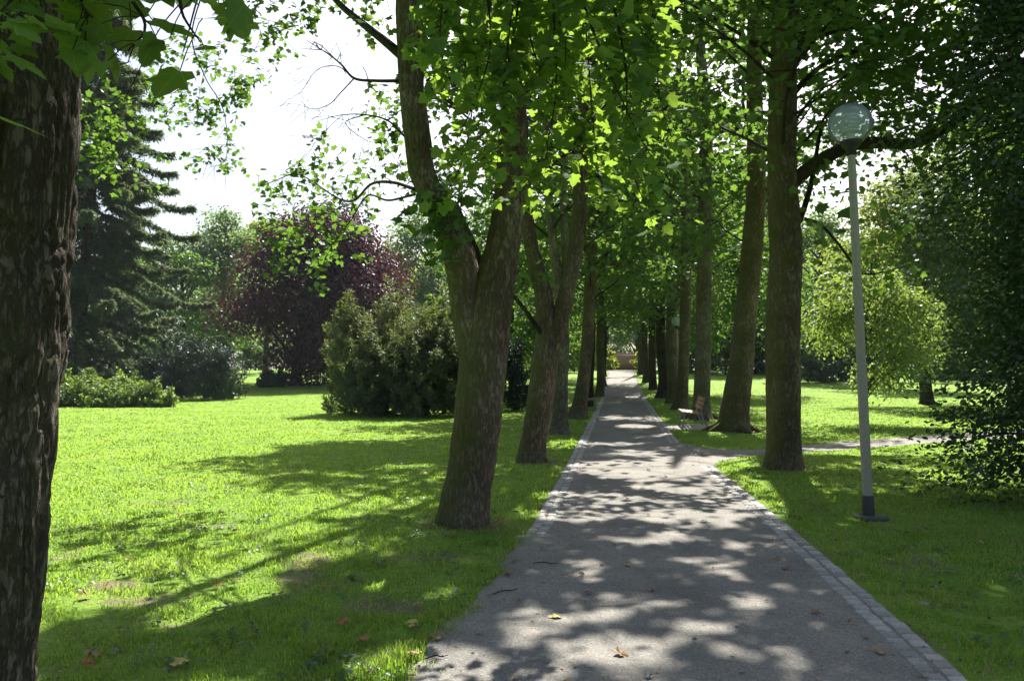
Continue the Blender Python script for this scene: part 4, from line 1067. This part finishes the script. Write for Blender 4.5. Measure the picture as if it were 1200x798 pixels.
# ------------------------------------------------------------------ grass blades
def grass():
    n = 700000
    d = np.exp(rng.uniform(math.log(2.9), math.log(62), n)); an = rng.uniform(-.74, .74, n)
    x, y = d * np.sin(an), d * np.cos(an)
    edge = .06 * np.sin(y * 5.1) + .05 * np.sin(y * 13 + 1) + rng.normal(0, .03, n)
    inl = x < xl(y) + np.where(y < 8.2, edge + .02, .0 + .3 * np.minimum(edge, 0)); inr = x > xr(y) - np.minimum(edge, 0) * .4
    D = dirt(x, y)
    cl = .5 + .5 * np.sin(x * 5.3 + 2 * np.sin(y * 3.7)) * np.sin(y * 6.1 + 2 * np.sin(x * 4.3))
    ok = (inl | inr) & ~on_side(x, y) & (rng.random(n) > D * .85) & (rng.random(n) < np.where(d < 8, .15 + .95 * cl, .45 + .5 * cl))
    x, y, d, cl = x[ok], y[ok], d[ok], cl[ok]
    n = len(x)
    h = rng.uniform(.016, .046, n) * (.6 + .75 * cl) * np.clip(1.1 - d / 80, .7, 1)
    tall = rng.random(n) < .05; h[tall] *= 1.7
    near_edge = np.minimum(np.abs(x - xl(y)), np.abs(x - xr(y))) < .25
    h[near_edge] *= 1.45
    w = .0028 * np.clip(d / 4.5, 1, 9) * rng.uniform(.7, 1.4, n)
    a = rng.uniform(0, 2 * math.pi, n); be = rng.uniform(.15, .95, n)
    sx, sy = np.cos(a), np.sin(a); fx, fy = -sy, sx
    z = rise(y)
    P = np.empty((n, 5, 3))
    for k, (s, t) in enumerate([(-1, 0), (1, 0), (.8, .55), (-.8, .55), (0, 1)]):
        P[:, k, 0] = x + s * w * sx + fx * be * h * t ** 2
        P[:, k, 1] = y + s * w * sy + fy * be * h * t ** 2
        P[:, k, 2] = z + h * t * (1 - .25 * be * t) - .002
    idx = (np.arange(n) * 5)[:, None]
    o = build('grass', P.reshape(-1, 3), [idx + np.array([[0, 1, 2, 3]]), idx + np.array([[3, 2, 4]])], M_GRASS)
    finish(o, kind='stuff')
grass()

# ------------------------------------------------------------------ fallen leaves and twigs
M_DEAD = [plain_mat('dead_leaf_tan', (.34, .22, .12), .8, 0, .3, 30), plain_mat('dead_leaf_rust', (.30, .11, .045), .8, 0, .3, 30), plain_mat('dead_leaf_yellow', (.42, .34, .10), .8, 0, .3, 30), plain_mat('dead_leaf_grey', (.30, .27, .23), .8, 0, .3, 30)]
dead_mesh = []
for mi, m in enumerate(M_DEAD):
    P, f = template('maple5')
    P = P.copy(); P -= np.array((.45, 0, 0))
    P[:, 2] = .28 * P[:, 0] ** 2 + .45 * P[:, 1] ** 2 + (.12 * np.sin(P[:, 0] * 9 + mi) + .1 * np.cos(P[:, 1] * 11 + mi))
    P[:, 2] -= P[:, 2].min()
    me = bpy.data.meshes.new('fallen_leaf'); me.from_pydata([tuple(v) for v in P], [], [tuple(int(a) for a in t) for t in f]); me.materials.append(m); dead_mesh.append(me)
def drop(mi, x, y, s, on, word):
    o = bpy.data.objects.new('fallen_leaf', dead_mesh[mi]); COL.objects.link(o)
    o.location = (x, y, float(rise(y)) + (.012 if on == 'path' else .03)); o.rotation_euler = (rng.normal(0, .15), rng.normal(0, .15), rng.uniform(0, 6.28)); s *= .66; o.scale = (s, s * rng.uniform(.6, 1), s * rng.uniform(.5, 1.1))
    finish(o, word, 'leaf', 'fallen leaves on the %s' % on)
LW = ['tan', 'rusty', 'yellow', 'greyish']
for (px, py, mi, s) in [(595, 675, 0, .12), (602, 660, 0, .09), (570, 685, 0, .09), (512, 750, 0, .13), (636, 645, 0, .09), (682, 676, 0, .1), (705, 663, 0, .07), (690, 697, 3, .1), (763, 694, 0, .09), (650, 725, 2, .13), (728, 768, 0, .13), (735, 664, 2, .09),
                        (637, 683, 3, .08), (545, 710, 0, .08), (620, 645, 3, .06), (912, 657, 0, .1), (920, 668, 1, .1), (955, 720, 1, .1), (1032, 767, 0, .11), (1015, 750, 0, .06), (760, 605, 0, .1), (825, 612, 1, .1), (850, 580, 0, .1), (735, 585, 0, .09), (760, 552, 1, .12), (700, 600, 0, .09),
                        (670, 640, 0, .06), (830, 700, 0, .05), (720, 640, 3, .06), (660, 675, 0, .05), (780, 560, 1, .1), (690, 545, 0, .1), (745, 540, 1, .1), (760, 795, 3, .08), (900, 720, 0, .05), (560, 745, 1, .05), (870, 790, 3, .06), (640, 605, 0, .09), (720, 500, 1, .12), (740, 490, 0, .12)]:
    x, y = G(px, py); drop(mi, x, y, s, 'path', '%s fallen leaf lying on the grey gravel path' % LW[mi])
for (px, py, mi, s) in [(98, 702, 1, .13), (108, 775, 0, .14), (105, 785, 1, .12), (210, 608, 1, .12), (402, 735, 1, .13), (427, 755, 1, .14), (490, 715, 0, .11), (484, 735, 2, .13), (484, 740, 2, .1), (210, 783, 2, .14), (255, 690, 1, .1), (240, 728, 1, .09), (485, 772, 0, .12), (536, 645, 0, .1),
                        (530, 630, 1, .1), (400, 638, 1, .09), (345, 690, 1, .08), (330, 700, 0, .07), (160, 570, 1, .1), (1045, 660, 2, .1), (1082, 713, 3, .1), (1012, 679, 0, .08), (1085, 620, 1, .1), (1150, 640, 0, .1), (1040, 605, 1, .06), (980, 650, 3, .07), (185, 540, 1, .1), (290, 560, 1, .1), (370, 600, 0, .1), (150, 660, 0, .1), (125, 690, 1, .1),
                        (300, 745, 1, .09), (460, 660, 0, .08), (205, 600, 0, .1), (275, 625, 1, .08)]:
    x, y = G(px, py); drop(mi, x, y, s, 'lawn', '%s fallen leaf resting in the lawn grass' % LW[mi])
def litter():
    n = 2200
    d = np.exp(rng.uniform(math.log(3.2), math.log(30), n)); an = rng.uniform(-.62, .62, n)
    x, y = d * np.sin(an), d * np.cos(an)
    x[::3] = np.where(rng.random(len(x[::3])) < .5, xl(y[::3]), xr(y[::3])) + rng.normal(0, .16, len(x[::3]))
    on = (x > xl(y)) & (x < xr(y))
    k = on & (rng.random(n) < .75) | ~on & (rng.random(n) < .6)
    x, y, on = x[k], y[k], on[k]; n = len(x)
    p = np.column_stack([x, y, rise(y) + np.where(on, .014, .03)])
    m = plain_mat('litter', (.20, .13, .075), .85, 0, .5, 3)
    o = leaves('leaf_litter', p, np.array((0, 0, 1.0)) + rng.normal(size=(n, 3)) * .3, rng.normal(size=(n, 3)), rng.uniform(.012, .04, n) * np.clip(np.hypot(x, y) / 9, 1, 2), 'oval', m)
    finish(o, kind='stuff')
litter()
def weeds():
    P_, n_, d_, s_ = [], [], [], []
    for i in range(520):
        d = math.exp(rng.uniform(math.log(3.2), math.log(15))); an = rng.uniform(-.66, .66)
        x, y = d * math.sin(an), d * math.cos(an)
        if xl(y) - .05 < x < xr(y) + .05 or on_side(np.array([x]), np.array([y]))[0]: continue
        k = int(rng.integers(5, 16)); r_ = rng.uniform(.03, .13)
        a = rng.uniform(0, 6.28, k); q = r_ * np.sqrt(rng.random(k))
        P_.append(np.column_stack([x + q * np.cos(a), y + q * np.sin(a), rng.uniform(.018, .045, k)]))
        n_.append(np.array((0, 0, 1.0)) + rng.normal(size=(k, 3)) * .3); d_.append(np.column_stack([np.cos(a), np.sin(a), .2 * np.ones(k)])); s_.append(rng.uniform(.022, .055, k))
    o = leaves('clover', np.concatenate(P_), np.concatenate(n_), np.concatenate(d_), np.concatenate(s_), 'oval', leaf_mat('clover_leaf', [(.03, .075, .02), (.045, .10, .025), (.09, .13, .05)], (.22, .38, .06), .4, .05))
    finish(o, kind='stuff')
weeds()
for (x0, y0, x1, y1, lab) in [(577, 699, 607, 692, 'short dark twig near the left edge of the gravel path'), (625, 662, 655, 662, 'thin twig across the path beside a tuft of grass'), (500, 775, 525, 771, 'thin dark twig at the bottom left edge of the path')]:
    A0, A1 = G(x0, y0), G(x1, y1); tw = Acc()
    p = [(*A0, .018), (*((A0 * .6 + A1 * .4) + np.array((0, .02))), .022), (*((A0 * .3 + A1 * .7) - np.array((0, .015))), .02), (*A1, .019)]
    tube(tw, p, [.0035, .004, .0035, .002], ns=6, rows=8)
    finish(tw.build('twig', M_BARK_DARK, None, (A0[0], A0[1], .01), smooth=True), lab, 'twig')

# ------------------------------------------------------------------ lamps
def globe_mat():
    m, nt, out = new_mat('lamp_globe'); L = nt.links.new
    tp = N(nt, 'ShaderNodeBsdfTransparent'); tp.inputs[0].default_value = (.90, .94, .94, 1)
    tl = N(nt, 'ShaderNodeBsdfTranslucent'); tl.inputs[0].default_value = (.82, .90, .97, 1)
    df = N(nt, 'ShaderNodeBsdfDiffuse'); df.inputs[0].default_value = (.72, .80, .88, 1)
    m0 = N(nt, 'ShaderNodeMixShader', i_0=.4); L(tl.outputs[0], m0.inputs[1]); L(df.outputs[0], m0.inputs[2])
    m1 = N(nt, 'ShaderNodeMixShader', i_0=.40); L(tp.outputs[0], m1.inputs[1]); L(m0.outputs[0], m1.inputs[2])
    gl = N(nt, 'ShaderNodeBsdfGlossy', i_Roughness=.03)
    fr = N(nt, 'ShaderNodeFresnel', i_IOR=1.18)
    m2 = N(nt, 'ShaderNodeMixShader'); L(fr.outputs[0], m2.inputs[0]); L(m1.outputs[0], m2.inputs[1]); L(gl.outputs[0], m2.inputs[2])
    L(m2.outputs[0], out.inputs[0]); return m
M_POLE = plain_mat('grey_painted_steel', (.30, .27, .22), .5, 0, .12, 20)
M_BLACK = plain_mat('dark_cap', (.025, .025, .027), .5, 0, .2, 20)
M_BASE = plain_mat('old_concrete', (.09, .085, .07), .9, 0, .3, 12, .4)
M_WHITE = plain_mat('white_enamel', (.7, .72, .7), .4, 0, .05, 10)
M_GLOBE = globe_mat()
def lamp(label, base, top, seg):
    """top: point where the globe's collar sits"""
    base = np.array(base); top = np.array(top)
    ax = unit(top - base); H = np.linalg.norm(top - base)
    root = thing('park_lamp', label, 'lamp', base, 'globe lamps beside the path')
    def part(name, prof, mat, par=root, smooth=True):
        a = Acc(); lathe(a, prof, base, ax, seg); return a.build(name, mat, par, base, smooth)
    a = Acc(); box(a, base + np.array((.02, 0, .02)), (.28, .25, .05), rotz(.2), ch=.015); a.build('footing', M_BASE, root, base)
    part('lower_sleeve', [(.062, .0), (.062, .25), (.058, .26), (.05, .262)], M_BLACK)
    part('pole', [(.052, .24), (.052, 1.5), (.047, 2.6), (.042, H - .14), (.044, H - .12)], M_POLE)
    a = Acc(); box(a, base + ax * .95 + np.array((0, -.053, 0)), (.075, .012, .26), None); 
    part('collar', [(.0, H - .15), (.055, H - .15), (.058, H - .08), (.095, H - .04), (.112, H - .01), (.112, H + .015), (.0, H + .015)], M_BLACK)
    R = .235; zc = H + .20
    g = part('globe', [(.118, H + .005)] + [(R * math.sin(t), zc - R * math.cos(t)) for t in np.linspace(.56, math.pi, 22)], M_GLOBE)
    lv = Acc()
    for k in range(5):
        z = H + .13 + k * .042
        lathe(lv, [(.05, z), (.085, z + .002), (.10, z - .018), (.102, z - .015), (.086, z + .006), (.05, z + .004)], base, ax, seg)
    lv.build('louvre', M_WHITE, g, base, smooth=False)
    part('lamp_holder', [(.045, H + .02), (.045, H + .12), (.03, H + .13), (.03, H + .30), (.0, H + .33)], M_WHITE, g)
bp = W(1018, 604, 8.6); bp[2] = 0
lamp('tall grey globe lamp standing on the right lawn in front of the mossy maple', bp, W(997, 167, 8.6), 32)
bp2 = np.array((W(795, 470, 36)[0], 35.5, float(rise(35.5))))
lamp('small distant globe lamp among the right-hand trunks', bp2, bp2 + np.array((-.16, 0, 3.6)), 16)

# ------------------------------------------------------------------ benches
M_WOOD = plain_mat('bench_wood', (.32, .19, .10), .55, 0, .25, 9)
M_WOOD_SHADED = plain_mat('bench_wood_shaded', (.16, .12, .09), .7, 0, .25, 9)  # same bench wood, colour darkened for the bench in shade
M_IRON = plain_mat('bench_steel', (.22, .23, .23), .45, .3, .1, 20)
def bench(label, loc, rz, wood):
    """faces local -x; length along y"""
    root = thing('park_bench', label, 'bench', loc, 'benches beside the path', rz)
    R = rotz(rz); loc = np.array(loc)
    def slats(name, lst):
        a = Acc()
        for c, s, tilt in lst:
            ct, stt = math.cos(tilt), math.sin(tilt)
            Ry = np.array(((ct, 0, stt), (0, 1, 0), (-stt, 0, ct)))
            box(a, c, s, Ry, ch=.006)
        o = a.build(name, wood, root, (0, 0, 0)); return o
    slats('seat', [((-.20 + k * .105, 0, .44 - .012 * k), (.09, 1.8, .035), .06) for k in range(5)])
    slats('backrest', [((.275 + k * .03, 0, .56 + k * .115), (.032, 1.8, .09), .25) for k in range(3)])
    for sy in (-.65, .65):
        a = Acc(); tube(a, [(-.18, sy, .42), (-.20, sy, .2), (-.24, sy, 0)], [.022, .022, .022], ns=8, rows=6); a.build('leg', M_IRON, root, (0, 0, 0), smooth=True)
        a = Acc(); tube(a, [(.37, sy, .86), (.27, sy, .48), (.32, sy, .25), (.46, sy, 0)], [.018, .022, .022, .022], ns=8, rows=14); a.build('leg', M_IRON, root, (0, 0, 0), smooth=True)
        a = Acc(); tube(a, [(-.22, sy, .41), (.05, sy, .395), (.29, sy, .37)], [.018, .018, .018], ns=8, rows=6); a.build('seat_rail', M_IRON, root, (0, 0, 0), smooth=True)
dirp = -math.atan(.14)
bench('sunlit brown slatted bench facing the path on a paved patch, right side', (5.0, 22.0, .02), dirp, M_WOOD)
bench('dark shaded bench half hidden by trunks on the left side of the path', (W(691, 470, 31.5)[0], 31.5, .0), dirp + math.pi, M_WOOD_SHADED)
a = Acc(); box(a, (4.95, 22.0, .0), (1.35, 2.3, .03), rotz(dirp), ch=.005)
finish(a.build('pavement', plain_mat('paving_slab', (.30, .29, .27), .85, 0, .2, 14, .4)), kind='structure')

# ------------------------------------------------------------------ small far things
def rail():
    a, b2 = W(345, 438, 62), W(405, 436, 64)
    z = float(rise(62)); base = np.array((a[0], a[1], z))
    root = thing('rail_fence', 'low dark rail fence in sunlight behind the copper beech', 'fence', base)
    r = Acc(); tube(r, [base + np.array((0, 0, .5)), np.array((b2[0], b2[1], z + .5))], [.035, .035], ns=8, rows=4); r.build('rail', M_BARK_DARK, root, base, smooth=True)
    for k in range(4):
        c = base + (np.array((b2[0], b2[1], z)) - base) * (k + .02) / 3.1
        p = Acc(); tube(p, [c, c + np.array((0, 0, .56))], [.05, .045], ns=8, rows=4); p.build('post', M_BARK_DARK, root, base, smooth=True)
rail()
b0 = np.array(((134.5 - 600) / F * 44, 44, float(rise(44))))
a = Acc(); lathe(a, [(.05, -.02), (.045, .8), (.045, 1.9), (.05, 1.92), (.0, 1.95)], b0, ns=10)
finish(a.build('marker_post', M_POLE, None, b0, smooth=True), 'thin pale post behind the low shrub bed near the spruce', 'post')
def brick_mat():
    m, nt, out = new_mat('brick'); L = nt.links.new
    tc = N(nt, 'ShaderNodeTexCoord')
    mp = N(nt, 'ShaderNodeMapping'); mp.inputs['Rotation'].default_value = (math.pi / 2, 0, 0); L(tc.outputs['Object'], mp.inputs[0])
    bt = N(nt, 'ShaderNodeTexBrick', i_Scale=4.0); bt.inputs['Color1'].default_value = (.46, .29, .17, 1); bt.inputs['Color2'].default_value = (.40, .25, .16, 1); bt.inputs['Mortar'].default_value = (.3, .27, .23, 1)
    L(mp.outputs[0], bt.inputs[0])
    bs = N(nt, 'ShaderNodeBsdfPrincipled', i_Roughness=.9); L(bt.outputs[0], bs.inputs[0]); L(bs.outputs[0], out.inputs[0]); return m
wb = np.array((12.6, 93, float(rise(93))))
root = thing('garden_wall', 'reddish brown wall glimpsed beyond the far end of the path', 'wall', wb)
a = Acc(); box(a, wb + np.array((0, 0, .95)), (6, .4, 2.0)); a.build('wall', brick_mat(), root, wb)
a = Acc(); box(a, wb + np.array((0, 0, 2.0)), (6.2, .55, .12), ch=.03); a.build('coping', M_BASE, root, wb)

# ------------------------------------------------------------------ air
hm, hnt, hout = new_mat('haze')
pv = hnt.nodes.new('ShaderNodeVolumePrincipled'); pv.inputs['Color'].default_value = (.80, .88, 1, 1); pv.inputs['Density'].default_value = .00028
hnt.links.new(pv.outputs[0], hout.inputs['Volume'])
a = Acc(); box(a, (0, 420, 14), (1300, 1260, 30)); finish(a.build('haze', hm), kind='stuff')

# ------------------------------------------------------------------ light, world, camera
w = bpy.data.worlds.new('World'); scene.world = w; w.use_nodes = True
nt = w.node_tree
bg = nt.nodes['Background']
sky = nt.nodes.new('ShaderNodeTexSky'); sky.sky_type = 'NISHITA'; sky.sun_disc = False
sky.sun_elevation = EL; sky.sun_rotation = AZ; sky.air_density = 1.0; sky.dust_density = 4.0; sky.ozone_density = 1.0
nt.links.new(sky.outputs[0], bg.inputs[0]); bg.inputs[1].default_value = .072
sl = bpy.data.lights.new('sun', 'SUN'); sl.energy = 5.0; sl.angle = math.radians(.53); sl.color = (1, .94, .84)
so = bpy.data.objects.new('sun', sl); COL.objects.link(so)
so.rotation_euler = Vector(SUN).to_track_quat('Z', 'Y').to_euler(); so.location = (0, 0, 40)

cam = bpy.data.cameras.new('camera'); cam.sensor_fit = 'HORIZONTAL'; cam.sensor_width = 36; cam.lens = 36 * F / 1200
cam.clip_start = .05; cam.clip_end = 3000
co = bpy.data.objects.new('camera', cam); COL.objects.link(co)
co.location = (0, 0, CAMH); co.rotation_euler = (math.pi / 2 + PITCH, 0, 0)
scene.camera = co
scene.view_settings.view_transform = 'Standard'; scene.view_settings.look = 'None'; scene.view_settings.exposure = 1.55; scene.view_settings.gamma = 1
scene.view_settings.use_curve_mapping = False
scene.render.engine = 'CYCLES'
cy = scene.cycles
cy.max_bounces = 7; cy.diffuse_bounces = 5; cy.glossy_bounces = 2; cy.transmission_bounces = 4; cy.transparent_max_bounces = 8
cy.caustics_reflective = False; cy.caustics_refractive = False; cy.sample_clamp_indirect = 6
cy.use_denoising = True
